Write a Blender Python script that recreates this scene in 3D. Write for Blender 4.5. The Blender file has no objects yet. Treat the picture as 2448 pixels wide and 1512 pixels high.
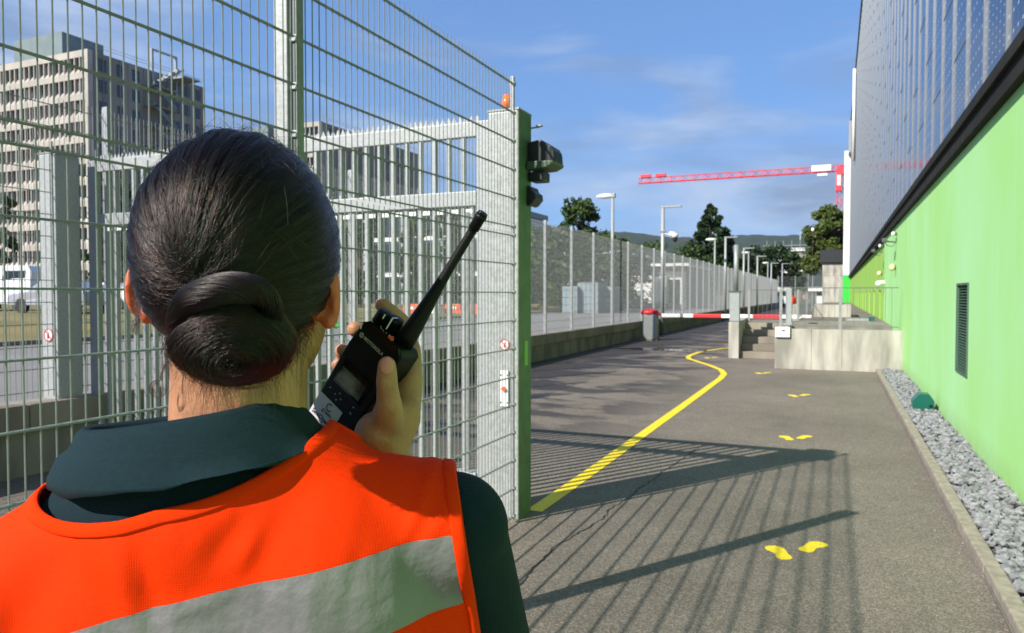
import bpy, bmesh, math, random
import numpy as np
from mathutils import Vector, Matrix, noise
random.seed(7); rng = np.random.default_rng(7)
S = bpy.context.scene
COL = S.collection
PI = math.pi; rad = math.radians
# ------------------------------------------------------------------ camera
CAM_H = 1.63
YAW = rad(23.45); PIT = rad(1.674)
cam_d = bpy.data.cameras.new('camera'); cam = bpy.data.objects.new('camera', cam_d); COL.objects.link(cam)
cam.location = (0, 0, CAM_H); cam.rotation_euler = (PI/2 - PIT, 0, YAW)
cam_d.sensor_width = 36; cam_d.lens = 36*1780/2448
cam_d.clip_start = .05; cam_d.clip_end = 9000
cam_d.dof.use_dof = True; cam_d.dof.focus_distance = .85; cam_d.dof.aperture_fstop = 15
S.camera = cam
# ------------------------------------------------------------------ sky, sun, exposure
SUN_DIR = Vector((.534, .838, -.753)).normalized()      # the way the light travels
W = bpy.data.worlds.new('World'); S.world = W; W.use_nodes = True
nt = W.node_tree; nt.nodes.clear()
def N(nt, t, **k):
    n = nt.nodes.new(t)
    for a, b in k.items(): setattr(n, a, b)
    return n
def L(nt, a, b): nt.links.new(a, b)
sky = N(nt, 'ShaderNodeTexSky', sky_type='NISHITA', sun_disc=False)
sky.sun_elevation = math.asin(-SUN_DIR.z); sky.sun_rotation = math.atan2(-SUN_DIR.x, -SUN_DIR.y)
sky.air_density = 1.0; sky.dust_density = .25; sky.ozone_density = 2.2; sky.altitude = 400
tc = N(nt, 'ShaderNodeTexCoord'); mp = N(nt, 'ShaderNodeMapping'); mp.inputs['Scale'].default_value = (1.6, 1.6, 6.5)
L(nt, tc.outputs['Generated'], mp.inputs['Vector'])
nz = N(nt, 'ShaderNodeTexNoise'); nz.inputs['Scale'].default_value = 1.9; nz.inputs['Detail'].default_value = 8; nz.inputs['Roughness'].default_value = .55; nz.inputs['Distortion'].default_value = .5
L(nt, mp.outputs[0], nz.inputs['Vector'])
cr = N(nt, 'ShaderNodeValToRGB'); cr.color_ramp.elements[0].position = .465; cr.color_ramp.elements[0].color = (0, 0, 0, 1)
cr.color_ramp.elements[1].position = .74; cr.color_ramp.elements[1].color = (.85, .85, .85, 1)
sz = N(nt, 'ShaderNodeSeparateXYZ'); L(nt, tc.outputs['Generated'], sz.inputs[0])
lo = N(nt, 'ShaderNodeMapRange', interpolation_type='SMOOTHSTEP'); lo.inputs[1].default_value = .30; lo.inputs[2].default_value = .10; lo.inputs[4].default_value = .10; L(nt, sz.outputs[2], lo.inputs[0])
ad = N(nt, 'ShaderNodeMath', operation='ADD'); L(nt, nz.outputs['Fac'], ad.inputs[0]); L(nt, lo.outputs[0], ad.inputs[1]); L(nt, ad.outputs[0], cr.inputs[0])
n5 = N(nt, 'ShaderNodeTexNoise'); n5.inputs['Scale'].default_value = 3.4; n5.inputs['Detail'].default_value = 5; L(nt, mp.outputs[0], n5.inputs['Vector'])
r5 = N(nt, 'ShaderNodeMapRange'); r5.inputs[1].default_value = .40; r5.inputs[2].default_value = .62; L(nt, n5.outputs['Fac'], r5.inputs[0])
cc = N(nt, 'ShaderNodeMixRGB'); cc.inputs[1].default_value = (1.75, 2.25, 3.3, 1); cc.inputs[2].default_value = (3.7, 4.3, 5.4, 1); L(nt, r5.outputs[0], cc.inputs[0])
tint = N(nt, 'ShaderNodeMixRGB', blend_type='MULTIPLY'); tint.inputs[0].default_value = 1; tint.inputs[2].default_value = (.94, 1.58, 2.66, 1)
gm = N(nt, 'ShaderNodeGamma'); gm.inputs['Gamma'].default_value = .42
L(nt, sky.outputs[0], gm.inputs[0]); L(nt, gm.outputs[0], tint.inputs[1])
mx = N(nt, 'ShaderNodeMixRGB'); mx.inputs[2].default_value = (3.1, 3.8, 5.2, 1)
L(nt, cc.outputs[0], mx.inputs[2]); L(nt, cr.outputs[0], mx.inputs[0]); L(nt, tint.outputs[0], mx.inputs[1])
bg = N(nt, 'ShaderNodeBackground'); bg.inputs['Strength'].default_value = .10
L(nt, mx.outputs[0], bg.inputs['Color'])
wo = N(nt, 'ShaderNodeOutputWorld'); L(nt, bg.outputs[0], wo.inputs['Surface'])
sd = bpy.data.lights.new('sun', 'SUN'); sd.energy = 5.0; sd.angle = rad(.53); sd.color = (1, .93, .82)
sun = bpy.data.objects.new('sun', sd); COL.objects.link(sun); sun.rotation_euler = SUN_DIR.to_track_quat('-Z', 'Y').to_euler()
S.view_settings.view_transform = 'Standard'; S.view_settings.look = 'None'; S.view_settings.gamma = 1; S.view_settings.exposure = .65
S.view_settings.use_curve_mapping = False
S.render.engine = 'CYCLES'; S.cycles.max_bounces = 7; S.cycles.transparent_max_bounces = 12
# ------------------------------------------------------------------ projection helpers (photo of 2448 px wide -> metres)
F_PX = 1780.
_cm = Matrix.Rotation(YAW, 3, 'Z') @ Matrix.Rotation(PI/2 - PIT, 3, 'X')
def C(x, y, z):                       # camera space (right, up, away) -> world
    return _cm @ Vector((x, y, -z)) + Vector((0, 0, CAM_H))
def PX(u, v, d):                      # pixel at depth d
    return C((u-1224)/F_PX*d, (756-v)/F_PX*d, d)
def onplane(u, axis, val):            # horizontal position where the sight line of column u meets a wall
    r = _cm @ Vector(((u-1224)/F_PX, 52/F_PX, -1)); t = val/r[axis]
    return t*r[0], t*r[1]
# ------------------------------------------------------------------ object helpers
WL = {}
def link(o, parent=None, loc=(0, 0, 0)):
    COL.objects.link(o); loc = Vector(loc)
    if parent: o.parent = parent; o.location = loc - WL[parent.name]
    else: o.location = loc
    WL[o.name] = loc
    return o
def thing(name, label, cat, loc=(0, 0, 0), group=None):
    o = bpy.data.objects.new(name, None); o.empty_display_size = .1; link(o, None, loc)
    o['label'] = label; o['category'] = cat
    if group: o['group'] = group
    return o
class MB:
    def __init__(s): s.v = []; s.f = []; s.m = []; s.cur = 0
    def add(s, vs, fs):
        n = len(s.v); s.v += [tuple(p) for p in vs]; s.f += [tuple(n+i for i in f) for f in fs]; s.m += [s.cur]*len(fs); return s
    def box(s, x0, x1, y0, y1, z0, z1, rot=None):
        vs = [(x, y, z) for z in (z0, z1) for y in (y0, y1) for x in (x0, x1)]
        if rot: vs = [tuple(rot @ Vector(p)) for p in vs]
        return s.add(vs, [(0, 2, 3, 1), (4, 5, 7, 6), (0, 1, 5, 4), (2, 6, 7, 3), (0, 4, 6, 2), (1, 3, 7, 5)])
    def tube(s, p0, p1, r0, r1=None, n=8, cap=True):
        r1 = r0 if r1 is None else r1; p0 = Vector(p0); p1 = Vector(p1); d = (p1-p0).normalized()
        a = d.orthogonal().normalized(); b = d.cross(a)
        vs = [p + (a*math.cos(2*PI*i/n) + b*math.sin(2*PI*i/n))*r for p, r in ((p0, r0), (p1, r1)) for i in range(n)]
        fs = [(i, (i+1) % n, n+(i+1) % n, n+i) for i in range(n)]
        if cap: fs += [tuple(range(n-1, -1, -1)), tuple(range(n, 2*n))]
        return s.add(vs, fs)
    def path(s, pts, rs, n=6):
        pts = [Vector(p) for p in pts]; m = len(pts)
        if not hasattr(rs, '__len__'): rs = [rs]*m
        a = None; vs = []
        for i in range(m):
            d = (pts[min(i+1, m-1)] - pts[max(i-1, 0)]).normalized()
            a = d.orthogonal().normalized() if a is None else (a - d*a.dot(d)).normalized()
            b = d.cross(a)
            vs += [pts[i] + (a*math.cos(2*PI*k/n) + b*math.sin(2*PI*k/n))*rs[i] for k in range(n)]
        fs = [(i*n+k, i*n+(k+1) % n, (i+1)*n+(k+1) % n, (i+1)*n+k) for i in range(m-1) for k in range(n)]
        return s.add(vs, fs + [tuple(range(n-1, -1, -1)), tuple((m-1)*n+k for k in range(n))])
    def prism(s, poly, axis, a, b):      # poly 2-D extruded along axis from a to b
        n = len(poly)
        def P(p, t): q = list(p); q.insert(axis, t); return tuple(q)
        return s.add([P(p, a) for p in poly] + [P(p, b) for p in poly],
                     [tuple(range(n-1, -1, -1)), tuple(range(n, 2*n))] + [(i, (i+1) % n, n+(i+1) % n, n+i) for i in range(n)])
    def ell(s, c, r, nu=12, nv=8, rot=None):
        c = Vector(c); vs = []; fs = []
        for j in range(nv+1):
            t = PI*j/nv
            for i in range(nu):
                p = Vector((r[0]*math.sin(t)*math.cos(2*PI*i/nu), r[1]*math.sin(t)*math.sin(2*PI*i/nu), r[2]*math.cos(t)))
                if rot: p = rot @ p
                vs.append(c+p)
        for j in range(nv):
            for i in range(nu): fs.append((j*nu+i, j*nu+(i+1) % nu, (j+1)*nu+(i+1) % nu, (j+1)*nu+i))
        return s.add(vs, fs)
    def mesh(s, name, mats, smooth=False, bevel=0, fix=True):
        me = bpy.data.meshes.new(name); me.from_pydata(s.v, [], s.f)
        for m in (mats if isinstance(mats, (list, tuple)) else [mats]): me.materials.append(m)
        if any(s.m): me.polygons.foreach_set('material_index', s.m)
        if fix or bevel:
            bm = bmesh.new(); bm.from_mesh(me)
            if fix: bmesh.ops.remove_doubles(bm, verts=bm.verts, dist=1e-6); bmesh.ops.recalc_face_normals(bm, faces=bm.faces)
            if bevel: bmesh.ops.bevel(bm, geom=[e for e in bm.edges if len(e.link_faces) == 2 and e.calc_face_angle(0) > .5], offset=bevel, segments=2, profile=.6, affect='EDGES')
            bm.to_mesh(me); bm.free()
        if smooth: me.polygons.foreach_set('use_smooth', [True]*len(me.polygons))
        me.update(); return me
    def build(s, name, mats, parent=None, loc=(0, 0, 0), smooth=False, bevel=0, fix=True, **props):
        me = s.mesh(name, mats, smooth, bevel, fix); o = bpy.data.objects.new(name, me)
        if parent is not None:            # vertices are given in world space; keep the part's origin there
            COL.objects.link(o); o.parent = parent; o.location = -WL[parent.name] + Vector(loc); WL[o.name] = Vector(loc)
        else: link(o, None, loc)
        for k, v in props.items(): o[k] = v
        return o
def inst(name, me, parent, loc, rotz=0, **props):
    o = bpy.data.objects.new(name, me); link(o, parent, loc); o.rotation_euler = (0, 0, rotz)
    for k, v in props.items(): o[k] = v
    return o
# ------------------------------------------------------------------ materials
M = {}
def mat(name, col, rough=.6, metal=0, var=0, vscale=8, bump=0, bscale=60, spec=.5, col2=None, coord='pos', stretch=(1, 1, 1), sss=0, emit=None, rvar=0, thr=(.35, .65)):
    m = bpy.data.materials.new(name); m.use_nodes = True; t = m.node_tree; b = t.nodes['Principled BSDF']
    b.inputs['Roughness'].default_value = rough; b.inputs['Metallic'].default_value = metal
    b.inputs['Specular IOR Level'].default_value = spec; b.inputs['Base Color'].default_value = (*col, 1)
    if coord == 'pos': src = N(t, 'ShaderNodeNewGeometry').outputs['Position']
    else: src = N(t, 'ShaderNodeTexCoord').outputs['Object']
    if stretch != (1, 1, 1):
        q = N(t, 'ShaderNodeMapping'); q.inputs['Scale'].default_value = stretch; L(t, src, q.inputs['Vector']); src = q.outputs[0]
    if var or col2:
        n = N(t, 'ShaderNodeTexNoise'); n.inputs['Scale'].default_value = vscale; n.inputs['Detail'].default_value = 5; L(t, src, n.inputs['Vector'])
        r = N(t, 'ShaderNodeMapRange'); r.inputs[1].default_value = thr[0]; r.inputs[2].default_value = thr[1]; L(t, n.outputs['Fac'], r.inputs[0])
        c = N(t, 'ShaderNodeMixRGB'); c.inputs[1].default_value = (*col, 1)
        c.inputs[2].default_value = (*(col2 if col2 else [min(1, k*(1+var)) for k in col]), 1)
        if not col2: c.inputs[1].default_value = (*[k*(1-var) for k in col], 1)
        L(t, r.outputs[0], c.inputs[0]); L(t, c.outputs[0], b.inputs['Base Color'])
        if rvar:
            r2 = N(t, 'ShaderNodeMapRange'); r2.inputs[3].default_value = rough-rvar; r2.inputs[4].default_value = rough+rvar; L(t, n.outputs['Fac'], r2.inputs[0]); L(t, r2.outputs[0], b.inputs['Roughness'])
    if bump:
        n2 = N(t, 'ShaderNodeTexNoise'); n2.inputs['Scale'].default_value = bscale; n2.inputs['Detail'].default_value = 4; L(t, src, n2.inputs['Vector'])
        bp = N(t, 'ShaderNodeBump'); bp.inputs['Strength'].default_value = bump; bp.inputs['Distance'].default_value = .01; L(t, n2.outputs['Fac'], bp.inputs['Height']); L(t, bp.outputs[0], b.inputs['Normal'])
    if sss: b.inputs['Subsurface Weight'].default_value = sss; b.inputs['Subsurface Radius'].default_value = (1, .35, .2); b.inputs['Subsurface Scale'].default_value = .006
    if emit: b.inputs['Emission Color'].default_value = (*emit[:3], 1); b.inputs['Emission Strength'].default_value = emit[3]
    M[name] = m; return m
mat('galv', (.30, .315, .318), .45, .25, var=.14, vscale=35, bump=.15, bscale=90, rvar=.12)
mat('galv_white', (.345, .366, .372), .5, .15, var=.10, vscale=45, bump=.1, bscale=80, rvar=.1)
mat('wire', (.235, .258, .25), .45, .2, var=.1, vscale=40)
mat('wire_far', (.24, .26, .265), .55, .2)
mat('steel_mid', (.16, .18, .18), .5, .2)
mat('steel_dark', (.10, .12, .12), .5, .3)
mat('post_galv', (.35, .37, .37), .5, .15, var=.16, vscale=28, bump=.12, bscale=80, rvar=.1)
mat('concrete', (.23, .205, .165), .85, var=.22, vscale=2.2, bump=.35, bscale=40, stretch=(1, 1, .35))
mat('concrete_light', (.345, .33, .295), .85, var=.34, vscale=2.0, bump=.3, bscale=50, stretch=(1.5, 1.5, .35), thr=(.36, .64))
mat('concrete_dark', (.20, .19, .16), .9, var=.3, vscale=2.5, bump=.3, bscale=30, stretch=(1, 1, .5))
mat('kerb', (.27, .24, .19), .9, var=.2, vscale=14, bump=.5, bscale=130)
mat('stone', (.11, .11, .12), .7, col2=(.30, .305, .325), vscale=18, bump=.4, bscale=90, thr=(.3, .7))
mat('gravel_bed', (.10, .10, .10), .9, var=.3, vscale=60, bump=.5, bscale=80)
mat('yellow', (.80, .60, .01), .65, var=.08, vscale=30, bump=.25, bscale=200)
mat('black_band', (.022, .021, .018), .8, var=.2, vscale=3, spec=.15)
mat('louvre', (.06, .12, .08), .5)
mat('dark_gap', (.015, .02, .016), .7)
mat('pv_frame', (.34, .37, .40), .4, .8)
mat('white_paint', (.78, .78, .76), .5, var=.05, vscale=3)
mat('red_paint', (.62, .03, .04), .45, var=.06, vscale=8)
mat('crane_red', (.75, .05, .07), .5)
mat('box_grey', (.30, .33, .34), .5, var=.1, vscale=12, stretch=(1, 1, 4))
mat('green_box', (.006, .10, .08), .35)
mat('orange_lens', (.9, .16, .01), .25, emit=(1, .2, .01, .12))
mat('lamp_black', (.010, .016, .013), .4)
mat('lamp_green', (.05, .09, .05), .5)  # green reflection on the lamp underside, tinted into the colour
mat('bark', (.07, .05, .035), .9, var=.3, vscale=6, bump=.6, bscale=25)
mat('tarmac_far', (.19, .185, .175), .9, var=.1, vscale=.6, bump=.2, bscale=30)
mat('dry_grass', (.22, .17, .055), .95, col2=(.10, .11, .03), vscale=.5, bump=.8, bscale=8)
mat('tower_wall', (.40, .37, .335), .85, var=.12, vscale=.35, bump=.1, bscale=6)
mat('tower_shade', (.25, .23, .21), .85, var=.2, vscale=.3, stretch=(1, 1, .2))  # darker copy of tower_wall, shade of the sunless side put into the colour
mat('window', (.012, .016, .02), .12, spec=.8)
mat('blind', (.10, .10, .10), .4)
mat('glass_blue', (.05, .08, .10), .06, spec=.9)
mat('roof_box', (.14, .19, .20), .6, var=.1, vscale=.4)
mat('hut_roof', (.018, .02, .028), .6)
mat('car_white', (.78, .79, .82), .25, var=.02, vscale=1)
mat('car_silver', (.42, .43, .50), .3, .3)
mat('rubber', (.02, .02, .02), .8)
mat('container', (.22, .28, .31), .6, var=.06, vscale=1)
mat('lens_glass', (.02, .02, .02), .05, spec=.9)
mat('orange_plastic', (.85, .12, .03), .5)
mat('sign_white', (.75, .76, .77), .4); mat('sign_red', (.55, .03, .03), .4); mat('ink', (.01, .01, .012), .4)
mat('hills', (.022, .042, .022), .95, col2=(.009, .020, .014), vscale=.05, bump=1, bscale=.06)
# foliage
def leafmat(name, a, b):
    m = mat(name, a, .6, col2=b, vscale=1.1, thr=(.3, .7)); t = m.node_tree; p = t.nodes['Principled BSDF']
    p.inputs['Transmission Weight'].default_value = 0; p.inputs['Specular IOR Level'].default_value = .25
    return m
leafmat('leaf', (.030, .062, .016), (.060, .100, .022)); leafmat('leaf_dark', (.018, .042, .014), (.035, .065, .02))
leafmat('leaf_yellow', (.050, .085, .016), (.095, .122, .022))
yt = M['yellow'].node_tree; yb = yt.nodes['Principled BSDF']; ysrc = yb.inputs['Base Color'].links[0].from_socket; yg = N(yt, 'ShaderNodeNewGeometry').outputs['Position']
yn = N(yt, 'ShaderNodeTexNoise'); yn.inputs['Scale'].default_value = 70; yn.inputs['Detail'].default_value = 8; yn.inputs['Roughness'].default_value = .7; L(yt, yg, yn.inputs['Vector']); yr = N(yt, 'ShaderNodeMapRange'); yr.inputs[1].default_value = .60; yr.inputs[2].default_value = .68; yr.inputs[4].default_value = .85; L(yt, yn.outputs['Fac'], yr.inputs[0])
yx = N(yt, 'ShaderNodeMixRGB'); yx.inputs[2].default_value = (.14, .12, .09, 1); L(yt, yr.outputs[0], yx.inputs[0]); L(yt, ysrc, yx.inputs[1]); L(yt, yx.outputs[0], yb.inputs['Base Color'])
# asphalt of the path: fine aggregate, stains, wet patches
def asphalt():
    m = bpy.data.materials.new('asphalt'); m.use_nodes = True; t = m.node_tree; b = t.nodes['Principled BSDF']
    g = N(t, 'ShaderNodeNewGeometry').outputs['Position']
    def noi(sc, det=4, ro=.5, dist=0, st=None):
        s = g
        if st: q = N(t, 'ShaderNodeMapping'); q.inputs['Scale'].default_value = st; L(t, g, q.inputs['Vector']); s = q.outputs[0]
        n = N(t, 'ShaderNodeTexNoise'); n.inputs['Scale'].default_value = sc; n.inputs['Detail'].default_value = det; n.inputs['Roughness'].default_value = ro; n.inputs['Distortion'].default_value = dist
        L(t, s, n.inputs['Vector']); return n.outputs['Fac']
    def rng_(x, a, b_, c, d): r = N(t, 'ShaderNodeMapRange'); L(t, x, r.inputs[0]); r.inputs[1].default_value = a; r.inputs[2].default_value = b_; r.inputs[3].default_value = c; r.inputs[4].default_value = d; return r.outputs[0]
    def mth(op, x, y): n = N(t, 'ShaderNodeMath', operation=op); L(t, x, n.inputs[0]); (L(t, y, n.inputs[1]) if not isinstance(y, (int, float)) else setattr(n.inputs[1], 'default_value', y)); return n.outputs[0]
    v = N(t, 'ShaderNodeTexVoronoi'); v.inputs['Scale'].default_value = 135; L(t, g, v.inputs['Vector'])
    base = N(t, 'ShaderNodeMixRGB'); base.inputs[1].default_value = (.114, .100, .083, 1); base.inputs[2].default_value = (.295, .252, .208, 1)
    sp = N(t, 'ShaderNodeSeparateColor'); L(t, v.outputs['Color'], sp.inputs[0]); pk = mth('POWER', sp.outputs[0], 2.2)
    L(t, pk, base.inputs[0])
    big = N(t, 'ShaderNodeMixRGB', blend_type='MULTIPLY'); big.inputs[0].default_value = 1
    L(t, base.outputs[0], big.inputs[1])
    bl = rng_(noi(.55, 6, .6), .3, .7, .80, 1.16); bl2 = rng_(noi(3.0, 5, .6), .3, .7, .92, 1.08)
    ml = mth('MULTIPLY', bl, bl2); L(t, ml, big.inputs[2])
    # wet / oily stains, only on the left half of the road
    sx = N(t, 'ShaderNodeSeparateXYZ'); L(t, g, sx.inputs[0])
    side = rng_(sx.outputs[0], -1.9, -3.3, 0, 1); far = rng_(sx.outputs[1], 6.5, 9.5, 0, 1); ff = rng_(sx.outputs[0], -4.6, -6.3, 0, .22)
    st = mth('ADD', noi(.62, 7, .62, .3, (1, 1.5, 1)), ff)
    stn = rng_(st, .475, .54, 0, 1)
    wet = mth('MULTIPLY', mth('MULTIPLY', stn, side), far)
    wm = N(t, 'ShaderNodeMixRGB'); wm.inputs[2].default_value = (.045, .038, .034, 1); L(t, mth('MULTIPLY', wet, .92), wm.inputs[0]); L(t, big.outputs[0], wm.inputs[1])
    L(t, wm.outputs[0], b.inputs['Base Color'])
    L(t, rng_(wet, 0, 1, .88, .62), b.inputs['Roughness']); b.inputs['Specular IOR Level'].default_value = .35
    bp = N(t, 'ShaderNodeBump'); bp.inputs['Strength'].default_value = .55; bp.inputs['Distance'].default_value = .006
    L(t, mth('ADD', v.outputs['Distance'], noi(60, 3)), bp.inputs['Height']); L(t, bp.outputs[0], b.inputs['Normal'])
    M['asphalt'] = m
asphalt()
# green render coat
def greenwall(name, a, b_):
    m = mat(name, a, .8, col2=b_, vscale=.55, stretch=(1, 1, .55), bump=.25, bscale=55, thr=(.25, .75)); t = m.node_tree; b = t.nodes['Principled BSDF']; src = b.inputs['Base Color'].links[0].from_socket
    g = N(t, 'ShaderNodeNewGeometry').outputs['Position']; q = N(t, 'ShaderNodeMapping'); q.inputs['Scale'].default_value = (2.2, 2.2, .16); L(t, g, q.inputs['Vector'])
    n = N(t, 'ShaderNodeTexNoise'); n.inputs['Scale'].default_value = 1.7; n.inputs['Detail'].default_value = 6; L(t, q.outputs[0], n.inputs['Vector'])
    r = N(t, 'ShaderNodeMapRange'); r.inputs[1].default_value = .52; r.inputs[2].default_value = .78; r.inputs[4].default_value = .20; L(t, n.outputs['Fac'], r.inputs[0])
    x = N(t, 'ShaderNodeMixRGB'); x.inputs[2].default_value = (.50, .74, .45, 1); L(t, r.outputs[0], x.inputs[0]); L(t, src, x.inputs[1])
    n2 = N(t, 'ShaderNodeTexNoise'); n2.inputs['Scale'].default_value = 7; n2.inputs['Detail'].default_value = 7; L(t, g, n2.inputs['Vector']); sx = N(t, 'ShaderNodeSeparateXYZ'); L(t, g, sx.inputs[0])
    r2 = N(t, 'ShaderNodeMapRange'); r2.inputs[1].default_value = .32; r2.inputs[2].default_value = .0; r2.inputs[4].default_value = .9; L(t, sx.outputs[2], r2.inputs[0])
    mm = N(t, 'ShaderNodeMath', operation='MULTIPLY'); L(t, r2.outputs[0], mm.inputs[0]); L(t, n2.outputs['Fac'], mm.inputs[1])
    y = N(t, 'ShaderNodeMixRGB'); y.inputs[2].default_value = (.24, .33, .12, 1); L(t, mm.outputs[0], y.inputs[0]); L(t, x.outputs[0], y.inputs[1]); L(t, y.outputs[0], b.inputs['Base Color']); return m
greenwall('green_wall', (.32, .65, .15), (.39, .74, .37)); greenwall('lime_wall', (.27, .50, .07), (.31, .55, .08)); mat('green_end', (.03, .50, .05), .6)
# photovoltaic module: dark cells with light corner diamonds
def pvmat():
    m = bpy.data.materials.new('pv'); m.use_nodes = True; t = m.node_tree; b = t.nodes['Principled BSDF']
    tc = N(t, 'ShaderNodeTexCoord').outputs['Object']; s = N(t, 'ShaderNodeSeparateXYZ'); L(t, tc, s.inputs[0])
    def mth(op, x, y=None):
        n = N(t, 'ShaderNodeMath', operation=op)
        for i, q in enumerate((x, y)):
            if q is None: continue
            if isinstance(q, (int, float)): n.inputs[i].default_value = q
            else: L(t, q, n.inputs[i])
        return n.outputs[0]
    def fr(x, c): return mth('ABSOLUTE', mth('SUBTRACT', mth('FRACT', mth('DIVIDE', x, c)), .5))      # .5 at cell edge
    a = fr(s.outputs[1], .165); c = fr(s.outputs[2], .165)
    dm = mth('GREATER_THAN', mth('ADD', a, c), .88)
    ln = mth('MULTIPLY', mth('GREATER_THAN', mth('MAXIMUM', a, c), .489), .35)
    mk = mth('MAXIMUM', dm, ln)
    x = N(t, 'ShaderNodeMixRGB'); x.inputs[1].default_value = (.010, .018, .045, 1); x.inputs[2].default_value = (.55, .58, .62, 1); L(t, mk, x.inputs[0]); L(t, x.outputs[0], b.inputs['Base Color'])
    b.inputs['Roughness'].default_value = .10; b.inputs['Specular IOR Level'].default_value = .30
    g = N(t, 'ShaderNodeNewGeometry').outputs['Position']; n = N(t, 'ShaderNodeTexNoise'); n.inputs['Scale'].default_value = .9; n.inputs['Detail'].default_value = 3; L(t, g, n.inputs['Vector'])
    bp = N(t, 'ShaderNodeBump'); bp.inputs['Strength'].default_value = .12; bp.inputs['Distance'].default_value = .03; L(t, n.outputs['Fac'], bp.inputs['Height']); L(t, bp.outputs[0], b.inputs['Normal'])
    M['pv'] = m
pvmat()
# ================================================================== SETTING
def sheet(name, x0, x1, y0, y1, z, m, **k):
    return MB().add([(x0, y0, z), (x1, y0, z), (x1, y1, z), (x0, y1, z)], [(0, 1, 2, 3)]).build(name, m, fix=False, kind='structure', **k)
sheet('ground', -2600, 2600, -600, 5200, -.02, M['dry_grass'])
sheet('road', -6.9, .80, -12, 130, 0, M['asphalt'])
MB().box(-70, -6.95, -20, 140, -.6, .45).build('back_street', M['tarmac_far'], kind='structure')
# grass bank beyond the street
mb = MB(); nx, ny = 20, 60
for j in range(ny+1):
    for i in range(nx+1):
        x = -17.5 - i*1.6; y = -20 + j*2.9
        z = .46 + min(1, i/4)*.35 + .10*noise.noise(Vector((x*.2, y*.2, 3)))
        mb.v.append((x, y, z if i else .40))
mb.f = [(j*(nx+1)+i, j*(nx+1)+i+1, (j+1)*(nx+1)+i+1, (j+1)*(nx+1)+i) for j in range(ny) for i in range(nx)]; mb.m = [0]*len(mb.f)
mb.build('grass_verge', M['dry_grass'], kind='structure', smooth=True)
MB().box(-17.6, -17.42, -20, 140, .3, .56).build('street_kerb', M['kerb'], kind='structure')
# forested ridge
mb = MB(); n1, n2 = 420, 16
for j in range(n2+1):
    for i in range(n1+1):
        a = rad(-75 + 125*i/n1); t = j/n2; d = 1650 + 900*t
        ridge = 170 + 62*min(1.6, max(0, (-a-.20)/.2))**1.3 + 7*math.sin(a*8+2) + 5*math.sin(a*19) + 3*math.sin(a*43)
        h = ridge*math.sin(min(1, t*1.6)*PI/2)**1.2 + 6*noise.noise(Vector((i*.45, j*1.3, 0))) * min(1, t*3) + 3*noise.noise(Vector((i*1.7, j*2, 5)))
        mb.v.append((math.sin(a)*d, math.cos(a)*d, h-6))
mb.f = [(j*(n1+1)+i, j*(n1+1)+i+1, (j+1)*(n1+1)+i+1, (j+1)*(n1+1)+i) for j in range(n2) for i in range(n1)]; mb.m = [0]*len(mb.f)
mb.build('hills', M['hills'], kind='structure', smooth=True)
# kerb with separate stones, gravel strip
kb = MB().box(.805, .895, -.4, .595, -.05, .075).build('kerb', M['kerb'], bevel=.012, kind='structure', loc=(0, -.6, 0))
WL[kb.name] = Vector((0, -.6, 0))
ksm = MB().box(-.045, .045, 0, .994, -.05, .075).mesh('kerb_stone', M['kerb'], bevel=.012)
for k in range(19): inst('kerb_stone', ksm, kb, (.85+random.uniform(-.003, .003), .0+k, random.uniform(-.003, .003)), random.uniform(-.003, .003))
sheet('gravel_strip', .80, 1.40, -4, 18, .02, M['gravel_bed'])
ico = bmesh.new(); bmesh.ops.create_icosphere(ico, subdivisions=1, radius=1); iv = np.array([v.co for v in ico.verts]); itf = np.array([[v.index for v in f.verts] for f in ico.faces]); ico.free()
def stones(count, fpos, fsize):
    V = []; Fc = []
    for k in range(count):
        p = fpos(); s = fsize()
        q = iv*(1+rng.uniform(-.34, .34, (len(iv), 1)))*np.array([s*rng.uniform(.8, 1.5), s*rng.uniform(.7, 1.2), s*rng.uniform(.5, .9)])
        R3 = np.array(Matrix.Rotation(rng.uniform(0, 6.3), 3, 'Z') @ Matrix.Rotation(rng.uniform(-.7, .7), 3, 'X'))
        V.append(q@R3.T + np.array(p)); Fc.append(itf + k*len(iv))
    me = bpy.data.meshes.new('gravel_stones'); me.from_pydata(np.concatenate(V).tolist(), [], np.concatenate(Fc).tolist()); me.materials.append(M['stone']); return me
o = bpy.data.objects.new('gravel', stones(5200, lambda: (rng.uniform(.915, 1.285), 2.2+15.3*rng.uniform()**1.5, rng.uniform(.035, .085)), lambda: rng.uniform(.016, .038))); link(o); o['kind'] = 'stuff'
o['label'] = 'grey crushed stone gravel along the green wall'
o = bpy.data.objects.new('loose_grit', stones(260, lambda: ((rng.uniform(-1.9, .78) if rng.uniform() < .5 else .79-abs(rng.normal())*.12), rng.uniform(2.6, 15), .003), lambda: rng.uniform(.0025, .0065))); link(o); o['kind'] = 'stuff'
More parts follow.
